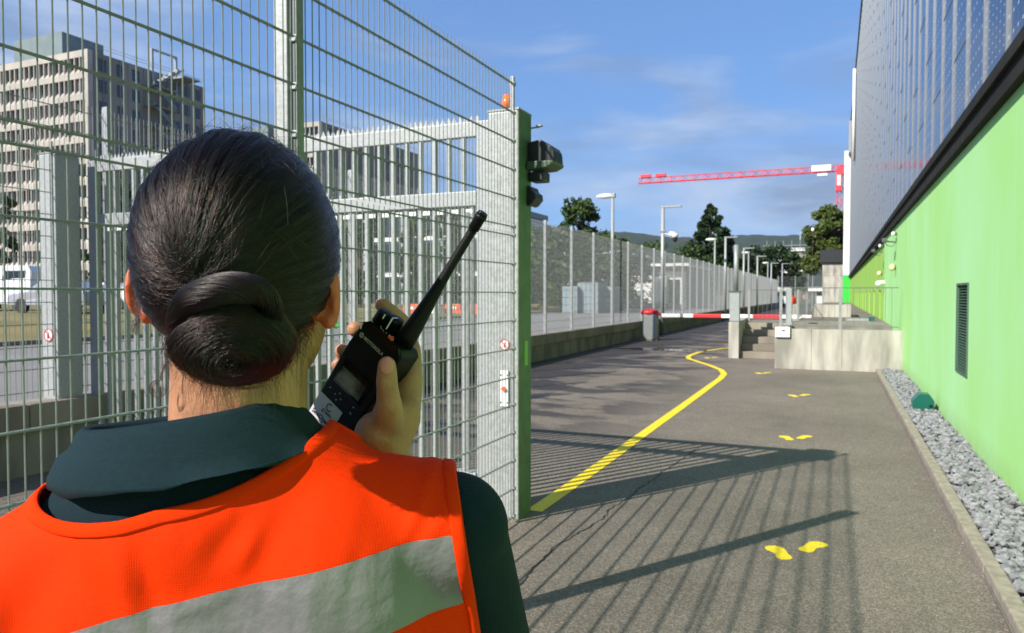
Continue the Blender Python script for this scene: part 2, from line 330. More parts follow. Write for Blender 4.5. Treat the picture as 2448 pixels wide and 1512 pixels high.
# painted line
pts = [(-2.06, 5.17), (-2.05, 5.84), (-2.04, 6.93), (-2.04, 8.4), (-2.03, 10.9), (-2.03, 13.4), (-2.03, 14.9), (-2.08, 15.8), (-2.26, 16.6), (-2.62, 17.5), (-3.0, 18.3), (-3.38, 19.1), (-3.52, 19.7), (-3.56, 20.4), (-3.52, 21.4), (-3.38, 22.3), (-3.15, 23.1), (-2.85, 23.7), (-2.5, 24.0)]
def strip(pts, w, z, name, m, jit=0, **k):
    P = [Vector((*p, 0)) for p in pts]; mb = MB()
    for i, p in enumerate(P):
        d = (P[min(i+1, len(P)-1)]-P[max(i-1, 0)]).normalized(); n = Vector((-d.y, d.x, 0)); a = w/2*(1+random.uniform(-jit, jit)); b = w/2*(1+random.uniform(-jit, jit))
        mb.v += [tuple(p+n*a+Vector((0, 0, z))), tuple(p-n*b+Vector((0, 0, z)))]
    for i in range(len(P)-1): mb.f.append((2*i, 2*i+1, 2*i+3, 2*i+2)); mb.m.append(0)
    return mb.build(name, m, fix=False, **k)
def densify(pts, step):
    o = []
    for a, b in zip(pts, pts[1:]):
        n = max(1, int(math.dist(a, b)/step)); o += [(a[0]+(b[0]-a[0])*i/n, a[1]+(b[1]-a[1])*i/n) for i in range(n)]
    return o+[pts[-1]]
strip(densify(pts[:7], .25) + pts[7:], .125, .004, 'road_marking', M['yellow'], jit=.03, kind='structure')
ck = densify([(-1.66, 3.3), (-1.61, 3.86), (-1.65, 4.47), (-1.56, 4.98), (-1.51, 5.86), (-1.41, 7.05), (-1.30, 8.2)], .035)
ck = [(x+random.uniform(-.012, .012)+.03*noise.noise(Vector((0, y*3, 0))), y) for x, y in ck]
strip(ck, .011, .003, 'asphalt_crack', M['rubber'], jit=.8, kind='structure')
# footprints
def foot(x, y, ang, label, flip):
    o = [(0, -.130), (.030, -.125), (.042, -.10), (.040, -.06), (.030, -.02), (.034, .02), (.050, .06), (.056, .10), (.045, .135), (.018, .15), (-.015, .148), (-.038, .125), (-.048, .08), (-.044, .03), (-.038, -.02), (-.040, -.07), (-.036, -.11), (-.02, -.128)]
    c, s = math.cos(ang), math.sin(ang)
    vs = [((px_*flip)*c*1.15-py*.88*s+x, (px_*flip)*s*1.15+py*.88*c+y, .004) for px_, py in o]
    n = len(vs); top = list(vs); f = tuple(range(n)) if flip > 0 else tuple(range(n-1, -1, -1))
    mb = MB(); mb.add(vs, [f]); mb.add([(a, b, .001) for a, b, _ in vs], [])
    for i in range(n): mb.f.append((i, (i+1) % n, n+(i+1) % n, n+i)); mb.m.append(0)
    mb.build('footprint_marking', M['yellow'], label=label, category='floor marking', group='yellow footprints painted on the path')
where = ['nearest the camera', 'second nearest, just past the post shadow', 'third from the camera', 'beside the end of the concrete wall', 'farthest, by the concrete steps']
for i, (l, r) in enumerate([((-.31, 4.94), (-.10, 5.14)), ((-.49, 8.97), (-.29, 9.1)), ((-.60, 12.77), (-.42, 12.95)), ((-1.44, 16.17), (-1.28, 16.31)), ((-3.02, 19.6), (-2.84, 19.81))]):
    foot(l[0]+.01, l[1], .42, 'yellow painted left footprint of the pair '+where[i], -1); foot(r[0]-.02, r[1], -.42, 'yellow painted right footprint of the pair '+where[i], 1)
# ================================================================== GREEN BUILDING WITH SOLAR FACADE
b = thing('industrial_building', 'tall building with bright green base wall and dark solar panel facade on the right', 'building', (1.3, 18, 0))
MB().box(1.38, 26, -6, 82, 3.2, 18.6).build('core', M['black_band'], b)
MB().box(1.30, 1.70, -6, 9.17, 0, 3.25).box(1.3, 1.7, 9.93, 24.2, 0, 3.25).box(1.3, 1.7, 9.17, 9.93, 0, .77).box(1.3, 1.7, 9.17, 9.93, 1.74, 3.25).build('green_wall', M['green_wall'], b)
mb = MB(); slots = [27.0+4.05*k for k in range(9)]
y = 24.2
for s0 in slots: mb.box(1.36, 1.7, y, s0, 0, 3.25); mb.box(1.36, 1.7, s0, s0+1.25, 0, .72); mb.box(1.36, 1.7, s0, s0+1.25, 1.78, 3.25); y = s0+1.25
mb.box(1.36, 1.7, y, 81.9, 0, 3.25); mb.build('lime_wall', M['lime_wall'], b)
wl = MB().box(.02, .06, 0, 1.25, 0, 1.06)
for k in range(12): wl.box(0, .022, .02, 1.23, .03+k*.086, .075+k*.086)
wlm = wl.mesh('louvre_window', M['louvre'])
for s0 in slots: inst('louvre_window', wlm, b, (1.42, s0, .72))
v = MB().box(1.40, 1.44, 9.17, 9.93, .77, 1.74).box(1.285, 1.31, 9.150, 9.185, .75, 1.76).box(1.285, 1.31, 9.915, 9.95, .75, 1.76).box(1.285, 1.31, 9.185, 9.915, 1.735, 1.76).box(1.285, 1.31, 9.185, 9.915, .75, .775).build('vent_grille', M['louvre'], b)
slm = MB().prism([(0, 0), (.075, .028), (.075, .034), (0, .006)], 1, 0, .74).mesh('vent_slat', M['louvre'])
for k in range(30): inst('vent_slat', slm, v, (1.305, 9.18, .785+k*.0315))
# black band of profiled flashing in lengths
bm_ = MB().box(-.07, .02, 0, 2.99, 0, .18).box(-.11, -.07, 0, 2.99, .16, .27).box(-.07, .02, 0, 2.99, .18, .27).mesh('flashing', M['black_band'], bevel=.006)
for k in range(29): inst('flashing', bm_, b, (1.30, -5.6+3*k, 3.25))
PH, PW = 1.67, 1.033
pm = MB().box(0, .03, 0, PW-.035, 0, PH-.02).mesh('solar_panel', M['pv'])
rail = MB().box(-.022, .0, -.012, .012, 0, 1.0).mesh('panel_rail', M['pv_frame'])
jm = MB().box(-.008, .004, .02, PW-.05, -.012, .012).mesh('panel_joint', M['pv_frame'])
cnt = 0; rest = MB(); restj = MB()
for k in range(-12, 72):
    y0 = 7.23+PW*k
    z = 3.62 if k % 2 else 3.62
    zs = [3.54] + [(4.40 if k % 2 == 0 else 5.23) + PH*i for i in range(0, 9)]
    zs = [q for q in zs if q < 18.4] + [18.55]
    for a_, b_ in zip(zs, zs[1:]):
        if -1 <= k < 24 and a_ < 13.5 and cnt < 300:
            o = inst('solar_panel', pm, b, (1.27, y0+.0175, a_+.01)); o.scale = (1, 1, (b_-a_-.02)/(PH-.02)); cnt += 1
        else: rest.box(1.27, 1.30, y0+.0175, y0+PW-.0175, a_+.01, b_-.01)
        restj.box(1.264, 1.285, y0+.0175, y0+PW-.0175, a_-.009, a_+.009)
    if k < 30: o = inst('panel_rail', rail, b, (1.272, y0, 3.53)); o.scale = (1, 1, 14.98)
    else: restj.box(1.25, 1.272, y0-.012, y0+.012, 3.53, 18.5)
rest.build('solar_panel_field', M['pv'], b, kind='stuff', fix=False); restj.build('panel_joints', M['pv_frame'], b, kind='stuff', fix=False)
MB().box(1.2, 1.5, -6, 82.1, 18.55, 18.9).build('roof_edge', M['black_band'], b)
MB().box(.70, 1.36, 81.95, 82.35, 3.6, 16.0).build('end_trim', M['white_paint'], b)
MB().box(.70, 1.36, 81.95, 82.35, .5, 3.59).build('end_pier', M['green_end'], b)
MB().box(1.05, 1.25, 80.0, 81.9, 15.5, 18.6).build('end_flashing', M['box_grey'], b)
MB().tube((1.12, 60.6, 11.5), (1.12, 60.6, 18.2), .11, n=8).build('roof_pipe', M['white_paint'], b, smooth=True)
# wall fixtures
def wall_camera(y, z, label):
    t = thing('security_camera', label, 'camera', (1.3, y, z))
    MB().tube((1.3, y, z), (1.05, y, z+.03), .018, n=8).tube((1.3, y, z+.06), (1.29, y, z+.06), .05, n=12).build('wall_bracket', M['steel_dark'], t)
    MB().box(1.0, 1.10, y-.18, y+.16, z, z+.09, None).build('camera_body', M['steel_dark'], t, bevel=.012)
    MB().path([(1.28, y, z-.02), (1.22, y, z-.10), (1.12, y+.05, z-.08), (1.06, y+.05, z)], .008, 5).build('cable', M['steel_dark'], t)
wall_camera(19.6, 2.86, 'nearer dark surveillance camera on the green wall below the black band')
wall_camera(25.2, 2.92, 'farther dark surveillance camera on the lime green wall')
def globe(y, z, r, label, m, kind):
    t = thing('wall_lamp', label, 'lamp', (1.3, y, z)); MB().tube((1.3, y, z), (1.24, y, z), r*.7, n=12).build('lamp_base', M['steel_dark'], t)
    MB().ell((1.22, y, z), (r*.8, r, r), 14, 8).build('lamp_cover', m, t, smooth=True)
mat('cover_white', (.8, .8, .78), .3); mat('cover_yellow', (.75, .65, .32), .3)
globe(19.4, 3.04, .055, 'small white round lamp above the nearer wall camera', M['cover_white'], 0); globe(25.0, 3.10, .055, 'small white round lamp above the farther wall camera', M['cover_white'], 0)
globe(19.6, 2.27, .085, 'cream round lamp on the bright green wall under the camera', M['cover_yellow'], 0); globe(25.1, 2.27, .08, 'cream round lamp at the edge of the lime wall', M['cover_yellow'], 0)
t = thing('security_camera', 'white dome surveillance camera low on the corner of the green wall', 'camera', (1.3, 23.9, 1.95))
MB().box(1.18, 1.3, 23.85, 23.95, 1.96, 2.04).build('wall_bracket', M['white_paint'], t); MB().ell((1.14, 23.9, 1.95), (.085, .085, .085), 14, 8).build('dome', M['white_paint'], t, smooth=True)
# bait box
t = thing('bait_box', 'small dark green angular box on the gravel against the green wall', 'box', (1.12, 11.5, .06))
MB().prism([(.98, .10), (1.04, .06), (1.24, .06), (1.24, .20), (1.18, .29), (1.06, .29), (.98, .20)], 1, 11.38, 11.62).build('housing', M['green_box'], t, bevel=.004)
MB().tube((1.20, 11.376, .13), (1.20, 11.386, .13), .024, n=14).build('opening', M['ink'], t)
# ================================================================== CONCRETE STAIR AND LIGHT WELL
t = thing('light_well', 'low pale concrete box wall with stains in front of the green wall', 'concrete wall', (0, 18.6, 0))
MB().box(-1.21, -.46, 17.40, 17.62, 0, .88).box(-.455, .145, 17.40, 17.62, 0, .88).box(.15, 1.3, 17.40, 17.62, 0, .88).build('front_wall', M['concrete_light'], t, bevel=.004)
MB().box(-1.21, -1.0, 17.625, 20.9, 0, .88).build('side_wall', M['concrete_light'], t, bevel=.004)
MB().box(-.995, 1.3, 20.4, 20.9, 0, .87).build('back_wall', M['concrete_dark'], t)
mb = MB()
for k in range(16): mb.box(-.95+k*.14, -.91+k*.14, 17.63, 20.39, .70, .74)
mb.build('grating', M['galv'], t)
t = thing('box_sign', 'white junction box on the left corner of the low concrete wall', 'electrical box', (-1.15, 17.38, .8))
MB().box(-1.20, -.90, 17.34, 17.395, .70, .92).build('case', M['white_paint'], t, bevel=.006); MB().box(-1.06, -1.00, 17.334, 17.339, .83, .86).build('latch', M['ink'], t)
t = thing('concrete_stairs', 'short flight of worn concrete steps with a side wall left of the light well', 'stairs', (-1.8, 20.5, 0))
sm = MB().box(-2.24, -1.22, 0, .34, 0, .172).mesh('step', M['concrete'], bevel=.008)
for k in range(5): inst('step', sm, t, (0, 19.9+k*.33, k*.174))
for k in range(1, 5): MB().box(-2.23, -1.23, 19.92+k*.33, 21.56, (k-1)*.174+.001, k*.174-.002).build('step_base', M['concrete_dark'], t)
MB().prism([(19.75, 0), (21.9, 0), (21.9, .99), (19.75, .93)], 0, -2.50, -2.25).build('side_wall', M['concrete_light'], t, bevel=.006)
MB().box(-2.24, 1.29, 21.56, 23.4, .1, .872).build('landing', M['concrete'], kind='structure')
MB().box(-1.02, 1.29, 23.41, 82, .1, .868).build('walkway', M['asphalt'], kind='structure')
t = thing('planter_wall', 'second low concrete wall block on the walkway further back', 'concrete wall', (0, 28, .87))
MB().box(-.66, .50, 27.4, 27.6, .87, 1.29).box(-.66, -.46, 27.61, 31, .87, 1.29).box(.3, .5, 27.61, 31, .87, 1.29).build('wall', M['concrete_light'], t, bevel=.006)
t = thing('metal_cover', 'low grey metal hatch lying on the walkway by the wall', 'hatch', (.7, 24.2, .87))
MB().box(.3, 1.0, 23.9, 24.5, .87, .93).build('lid', M['box_grey'], t); MB().box(.9, 1.05, 23.8, 24.0, .87, .99).build('hinge_block', M['green_box'], t)
def railing(name, p0, p1, z0, h, label, sp=.12, posts=None):
    p0 = Vector((*p0, z0)); p1 = Vector((*p1, z0)); d = p1-p0; n = int(d.length/sp)
    t = thing(name, label, 'railing', p0)
    up = Vector((0, 0, h))
    for k in (0, .06): MB().tube(p0+up*(1 if k == 0 else .08), p1+up*(1 if k == 0 else .08), .011, n=6).build('rail', M['steel_mid'], t)
    bar = MB().tube((0, 0, .08*h), (0, 0, h), .0042, n=5).mesh('baluster', M['steel_mid'])
    for k in range(1, n): inst('baluster', bar, t, p0+d*k/n)
    for q in (posts or (0, 1)):
        c = p0+d*q; MB().box(c.x-.03, c.x+.03, c.y-.02, c.y+.02, z0, z0+h+.02).build('post', M['galv'], t)
    return t
railing('well_railing', (-1.1, 17.52), (1.22, 17.52), .88, .90, 'galvanised railing on the front wall of the light well', posts=(.0, .52))
railing('stair_gate', (-2.2, 21.7), (-1.12, 21.7), .88, .88, 'barred galvanised gate at the top of the concrete steps')
railing('walkway_railing', (-1.0, 23.5), (-1.0, 45), .87, .9, 'long galvanised railing along the left edge of the walkway', sp=.3, posts=(0, .33, .66, 1))
t = thing('gate_post', 'grey metal control post with a box standing on the stair side wall', 'post', (-2.38, 20.0, .94))
MB().box(-2.50, -2.26, 19.9, 20.12, .95, 1.70).build('control_box', M['box_grey'], t, bevel=.008); MB().box(-2.53, -2.23, 19.88, 20.14, 1.701, 1.73).build('cap', M['steel_dark'], t)
MB().tube((-2.36, 20.05, 1.73), (-2.36, 20.05, 2.92), .062, n=12).build('pole', M['galv'], t, smooth=True)
t = thing('railing_post', 'thick grey upright post at the top corner of the steps', 'post', (-1.12, 20.7, .88))
MB().box(-1.17, -1.03, 20.6, 20.74, .88, 1.78).build('shaft', M['box_grey'], t, bevel=.006); MB().box(-1.2, -1.0, 20.57, 20.77, .88, .90).build('foot_plate', M['galv'], t)
# hut at the end of the yard
t = thing('concrete_hut', 'small pale concrete building with a dark flat roof at the end of the walkway', 'building', (-.5, 86, 0))
MB().box(-1.25, 1.2, 84.5, 90, 0, 3.6).box(-1.25, 1.2, 84.52, 90, 3.62, 5.0).build('wall', M['concrete_light'], t); MB().box(-1.5, 1.2, 84.2, 90.2, 5.01, 6.3).build('roof', M['hut_roof'], t)
# ================================================================== FAR FENCE WITH CONCRETE BASE
t = thing('perimeter_fence', 'long galvanised mesh fence on a low concrete wall running beside the road', 'fence', (-6.7, 40, 0))
P = 2.045
wp = MB()
for k in range(41): wp.tube((0, k*.05+.02, 0), (0, k*.05+.02, 2.80), .003, n=4, cap=False)
for k in range(14): wp.tube((.008, 0, .06+k*.205), (.008, P, .06+k*.205), .0055, n=4, cap=False)
wpm = wp.mesh('mesh_panel', M['wire_far'], fix=False)
postm = MB().box(-.035, .035, -.03, .03, -.05, 2.84).mesh('fence_post', M['galv_white'], bevel=.004)
y0 = 17.54 - P*10
for k in range(51):
    inst('fence_post', postm, t, (-6.7, y0+k*P, .66))
    if k < 50: inst('mesh_panel', wpm, t, (-6.745, y0+k*P, .68), kind='stuff')
capm = MB().box(-.17, .13, 0, P*2-.008, 0, .25).mesh('coping', M['concrete'], bevel=.012)
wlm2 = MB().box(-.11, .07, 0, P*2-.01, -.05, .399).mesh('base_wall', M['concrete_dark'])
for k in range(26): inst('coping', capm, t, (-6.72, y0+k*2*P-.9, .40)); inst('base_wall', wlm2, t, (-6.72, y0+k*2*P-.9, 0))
t = thing('end_fence', 'tall mesh fence crossing the far end of the road', 'fence', (-3, 101, 0))
for k in range(8):
    inst('fence_post', postm, t, (-6.7+k*2.045, 101, 1.2))
    if k < 7: inst('mesh_panel', wpm, t, (-6.7+k*2.045, 101, 1.2), -PI/2, kind='stuff')
# street lamps by the fence
def lamp_arm(x, y, z, label, cam_=False, s=1):
    t = thing('street_lamp', label, 'street lamp', (x, y, 0)); h = z
    MB().tube((x, y, 0), (x, y, h), .085*s, .07*s, n=12).build('pole', M['galv_white'], t, smooth=True)
    MB().box(x-.08, x+.75, y-.07, y+.07, h-.02, h+.05).build('lamp_head', M['box_grey'], t, bevel=.01)
    if cam_:
        MB().tube((x, y, h-1.05), (x+.30, y-.05, h-1.15), .035, n=8).box(x-.12, x+.12, y-.1, y+.1, h-1.0, h-.95).build('camera_bracket', M['galv'], t)
        MB().tube((x+.30, y-.05, h-1.10), (x+.52, y-.1, h-1.12), .10, n=12).build('camera_body', M['white_paint'], t, smooth=True)
        MB().ell((x+.52, y-.1, h-1.3), (.11, .11, .14), 14, 8).build('camera_dome', M['lens_glass'], t, smooth=True); MB().tube((x+.52, y-.1, h-1.25), (x+.52, y-.1, h-1.08), .12, n=14).build('dome_mount', M['white_paint'], t, smooth=True)
def lamp_cobra(x, y, z, label):
    t = thing('street_lamp', label, 'street lamp', (x, y, 0))
    MB().tube((x, y, 0), (x, y, z-.05), .07, .05, n=12).build('pole', M['box_grey'], t, smooth=True)
    MB().ell((x-.26, y, z), (.33, .12, .09), 14, 8).build('lamp_head', M['cover_white'], t, smooth=True); MB().box(x-.1, x+.09, y-.07, y+.07, z-.06, z+.08).build('head_mount', M['box_grey'], t, bevel=.015)
lamp_cobra(-6.95, 24.6, 4.98, 'grey street lamp with rounded head, nearest lamp behind the mesh fence')
lamp_arm(-6.5, 30.5, 5.2, 'white lamp pole carrying a dome camera, standing at the fence', True)
lamp_cobra(-6.95, 48, 5.1, 'grey round-headed street lamp left of the conifer pole pair')
lamp_arm(-6.5, 49.5, 5.3, 'white flat-armed lamp pole just right of the far round-headed lamp')
lamp_arm(-6.5, 60, 5.2, 'white flat-armed lamp pole behind the control post')
lamp_cobra(-6.95, 67.8, 5.3, 'pale round-headed street lamp just right of the control post')
lamp_arm(-6.5, 71, 5.1, 'white flat-armed lamp pole in front of the dark trees')
lamp_cobra(-6.95, 88, 5.2, 'small distant round-headed lamp near the fence end'); lamp_arm(-6.5, 87, 5.1, 'small distant flat-armed lamp near the fence end')
lamp_arm(-6.4, 104, 5.7, 'last tiny lamp pole with a white camera at the fence end', True, .9)
# barrier
t = thing('boom_barrier', 'road barrier with striped louvred housing, red top and red and white boom', 'barrier', (-6.4, 26.5, 0))
MB().box(-6.32, -5.83, 26.3, 26.75, .06, .93).build('housing', M['box_grey'], t, bevel=.02); MB().box(-6.36, -5.79, 26.26, 26.8, 0, .06).build('foot', M['concrete'], t)
sl = MB().box(-6.30, -5.95, 26.288, 26.298, 0, .035).mesh('slat', M['galv'])
for k in range(9): inst('slat', sl, t, (0, 0, .14+k*.085))
MB().ell((-6.1, 26.5, .99), (.34, .26, .14), 16, 8).box(-5.95, -5.70, 26.35, 26.6, .90, .99).build('cover', M['red_paint'], t, smooth=True)
x = -5.7
for k, (w_, c) in enumerate([(1.15, 'white_paint'), (.95, 'red_paint'), (1.05, 'white_paint'), (.9, 'red_paint'), (.95, 'white_paint')]):
    MB().box(x, x+w_-.002, 26.42, 26.50, .83, .96).build('boom_segment', M[c], t, bevel=.02); x += w_
# puddle sheet
pm_ = mat('puddle', (.02, .02, .02), .03, spec=.8)
mb = MB(); mb.v.append((-4.5, 21.9, .004))
for i in range(40):
    a = 2*PI*i/40; mb.v.append((-4.5+1.7*math.cos(a)*(1+.3*noise.noise(Vector((a*2, 0, 1)))), 22.0+.36*math.sin(a)*(1+.8*noise.noise(Vector((a*3, 4, 1)))), .004))
mb.f = [(0, 1+i, 1+(i+1) % 40) for i in range(40)]; mb.m = [0]*40; mb.build('puddle', pm_, fix=False, kind='structure')
# ================================================================== SLIDING GATE AND BIG POSTS
def bigpost(x0, label, y=4.92):
    t = thing('gate_portal_post', label, 'gate post', (x0+.12, y+.12, 0))
    MB().box(x0, x0+.24, y, y+.24, .0, 2.95).build('shaft', M['galv_white' if x0 < -3 else 'post_galv'], t, bevel=.012); MB().box(x0-.004, x0+.244, y-.004, y+.244, 2.951, 2.965).build('cap_plate', M['galv'], t)
    return t
tr = bigpost(-2.325, 'tall square galvanised gate post, nearest, with orange beacon and signs')
tl = bigpost(-6.91, 'tall square galvanised gate post on the left with a round sign', 4.70)
mat('apple', (.22, .48, .10), .6)
mat('green_reflection', (.085, .15, .075), .55, var=.15, vscale=9, bump=.1, bscale=60)  # green wall's reflection on galvanised steel, put in as colour
MB().box(-2.0845, -2.0825, 4.922, 5.158, .0, 2.948).build('reflection_plate', M['green_reflection'], tr)  # thin plate added to carry the green reflection on this face
MB().box(-2.082, -2.080, 5.03, 5.09, 1.27-.16, 1.27+.02).build('paint_patch', M['apple'], tr)
def nosign(x, z, r, y=4.915):
    t = thing('prohibition_sign', 'round red and white prohibition sticker on the ' + ('right' if x > -3 else 'left') + ' gate post', 'sign', (x, y, z))
    MB().tube((x, y, z), (x, y-.002, z), r, n=28).build('face', M['sign_white'], t)
    mb = MB(); n = 32
    for i in range(n):
        a = 2*PI*i/n
        for rr in (r, r*.82): mb.v.append((x+rr*math.cos(a), y-.004, z+rr*math.sin(a)))
    mb.f = [(2*i, 2*((i+1) % n), 2*((i+1) % n)+1, 2*i+1) for i in range(n)]; mb.m = [0]*n; mb.build('ring', M['sign_red'], t, fix=False)
    R_ = Matrix.Rotation(rad(45), 3, 'Y'); mb = MB(); vs = [R_ @ Vector(p) for p in ((-r*.85, 0, -r*.07), (r*.85, 0, -r*.07), (r*.85, 0, r*.07), (-r*.85, 0, r*.07))]
    mb.add([v + Vector((x, y-.006, z)) for v in vs], [(0, 1, 2, 3)]); mb.build('slash', M['sign_red'], t, fix=False)
    MB().ell((x+.005, y-.003, z+r*.32), (r*.12, .001, r*.12), 10, 6).box(x-r*.10, x+r*.16, y-.0045, y-.003, z-r*.5, z+r*.2).build('pictogram', M['ink'], t)
nosign(-2.19, 1.27, .040); nosign(-6.80, 1.25, .062, 4.695)
t = thing('button_panel', 'pale push button plate with a small orange red button on the right gate post', 'button panel', (-2.19, 4.915, .95))
MB().box(-2.225, -2.155, 4.905, 4.916, .82, 1.08).build('plate', M['sign_white'], t, bevel=.003); MB().tube((-2.19, 4.904, .95), (-2.19, 4.888, .95), .017, n=16).build('button', M['orange_plastic'], t)
for a, b_ in ((-.026, .10), (.026, .10), (-.026, -.10), (.026, -.10)): MB().tube((-2.19+a, 4.904, .95+b_), (-2.19+a, 4.90, .95+b_), .006, n=8).build('screw', M['steel_dark'], t)
t = thing('warning_beacon', 'orange flashing beacon on top of the right gate post', 'beacon', (-2.21, 5.0, 2.965))
MB().tube((-2.21, 5.0, 2.965), (-2.21, 5.0, 2.985), .042, n=18).build('base', M['steel_dark'], t); MB().tube((-2.21, 5.0, 2.986), (-2.21, 5.0, 3.075), .038, .030, n=18).ell((-2.21, 5.0, 3.075), (.030, .030, .012), 18, 6).build('lens', M['orange_lens'], t, smooth=True)
# traffic signal cluster on the far side of the post
t = thing('gate_signal_lamp', 'black hooded signal lamps fixed to the side of the right gate post', 'signal lamp', (-2.0, 5.12, 2.6))
def hood(y0, x1, zt, h, nm):
    x0 = -2.07
    mb = MB(); prof = [(x0, zt), (x0+(x1-x0)*.45, zt+.015), (x1-.02, zt-h*.25), (x1, zt-h*.45), (x1+.008, zt-h*.85), (x1-.02, zt-h), (x0, zt-h*1.02)]
    mb.prism(prof, 1, y0-.09, y0+.09); mb.build(nm, M['lamp_black'], t, bevel=.012, smooth=False)
hood(5.16, -1.868, 2.745, .175, 'hood'); MB().prism([(-2.07, 2.60), (-1.865, 2.595), (-1.87, 2.575), (-1.92, 2.55), (-2.07, 2.54)], 1, 5.04, 5.28)  .build('lamp_glass', M['lamp_green'], t, bevel=.006)
MB().box(-2.07, -1.955, 5.08, 5.22, 2.46, 2.53).build('bracket', M['lamp_black'], t, bevel=.01)
MB().prism([(-2.07, 2.43), (-2.05, 2.42), (-2.04, 2.39), (-2.012, 2.37), (-2.008, 2.33), (-2.045, 2.29), (-2.07, 2.28)], 1, 5.06, 5.22).build('lower_hood', M['lamp_black'], t, bevel=.006)
t = thing('metal_bracket', 'tiny thin metal arm sticking out of the right gate post', 'bracket', (-2.05, 5.1, 2.86)); MB().tube((-2.078, 5.14, 2.86), (-2.00, 5.14, 2.865), .006, n=6).box(-2.03, -1.99, 5.12, 5.16, 2.866, 2.876).build('arm', M['galv'], t)
# the gate leaf
t = thing('sliding_gate', 'galvanised barred sliding gate with a saw-toothed top rail between two square posts', 'gate', (-4.5, 5.1, 0))
GX0, GX1 = -6.60, -2.48
MB().box(GX0, GX1, 5.05, 5.11, 2.82, 2.93).build('top_rail', M['galv_white'], t, bevel=.005)
MB().box(GX0+.001, GX1-.001, 5.04, 5.12, 2.30, 2.41).build('middle_rail', M['galv_white'], t, bevel=.005)
MB().box(GX0, GX1, 5.03, 5.13, .10, .28).build('bottom_rail', M['galv_white'], t, bevel=.008)
MB().box(GX0-.10, GX0-.001, 5.045, 5.115, .10, 2.93).build('end_upright', M['galv_white'], t, bevel=.005); MB().box(GX1+.001, GX1+.10, 5.045, 5.115, .10, 2.93).build('end_upright', M['galv_white'], t, bevel=.005)
tm = MB().prism([(-.024, 0), (.024, 0), (0, .052)], 1, -.002, .002).mesh('tooth', M['galv_white'])
for k in range(85): inst('tooth', tm, t, (GX0+.02+k*.0488, 5.065, 2.93))
brm = MB().box(-.0125, .0125, -.022, .022, 0, 2.02).mesh('bar', M['galv_white'])
bru = MB().box(-.0125, .0125, -.022, .022, 0, .41).mesh('bar', M['galv_white'])
glint_tab = MB().box(-.03, .03, -.004, .004, -.016, .016).mesh('glint_tab', M['white_paint'])  # row of metal glints below the middle rail, put in as white pieces
for k in range(1, 33):
    x = GX0+k*.1249; inst('bar', brm, t, (x, 5.08, .281)); inst('bar', bru, t, (x, 5.08, 2.41))
    inst('glint_tab', glint_tab, t, (x+.06, 5.06, 2.262))
MB().tube((GX1-.06, 5.02, .3), (GX1-.06, 5.02, 2.25), .016, n=8).build('edge_strip', M['galv'], t)
t = thing('guide_post', 'short galvanised guide post beside the gate end behind the mesh', 'post', (-3.9, 5.5, 0))
MB().box(-4.05, -3.95, 5.45, 5.55, 0, .95).build('shaft', M['galv_white'], t, bevel=.006)
# ================================================================== NEAR MESH FENCE
t = thing('mesh_fence', 'tall double rod mesh fence in the foreground with galvanised posts', 'fence', (-2.09, 2.5, 0))
FX = -2.09; YE = 4.83; SP = .047
vl = MB().tube((0, 0, .03), (0, 0, 2.075), .0027, n=6, cap=True).mesh('vertical_rod', M['wire'], smooth=False)
vu = MB().tube((0, 0, 2.085), (0, 0, 3.15), .0027, n=6, cap=True).mesh('vertical_rod', M['wire'], smooth=False)
y = YE-.03; k = 0
while y > -1.9:
    inst('vertical_rod', vl, t, (FX-.001, y, 0)); inst('vertical_rod', vu, t, (FX-.001, y+.009, 0)); y -= SP; k += 1
hz = [2.11, 2.31, 2.51, 2.71, 2.91, 3.11] + [2.047-.2*i for i in range(0, 11)]
hz[6] = 2.047
for z in hz:
    for a, b_ in ((2.575, 4.83), (.23, 2.525), (-1.95, .18)):
        MB().tube((FX-.0062, a, z), (FX-.0062, b_, z), .0038, n=6).tube((FX+.0045, a, z), (FX+.0045, b_, z), .0038, n=6).build('horizontal_rod', M['wire'], t)
for y in (-1.98, .205, 2.55):
    MB().box(FX-.105, FX-.035, y-.028, y+.028, 0, 3.2).build('post', M['galv_white'], t, bevel=.004)
    MB().box(FX+.006, FX+.011, y-.022, y+.022, .02, 3.2).build('clamp_bar', M['wire'], t)
    MB().box(FX-.034, FX-.012, y-.006, y+.006, .02, 3.2).build('spacer', M['steel_dark'], t)
    cm = MB().box(FX-.036, FX+.005, y-.016, y+.016, -.014, .014).mesh('clip', M['galv_white'], bevel=.003)
    for z in hz: inst('clip', cm, t, (0, 0, z-.0))
MB().box(FX-.02, FX+.006, YE, YE+.024, .03, 3.16).build('end_frame', M['galv'], t, bevel=.002)
cm = MB().box(FX-.024, FX+.012, YE+.001, YE+.034, -.012, .012).mesh('clip', M['galv_white'], bevel=.002)
for z in hz: inst('clip', cm, t, (0, 0, z-.0))
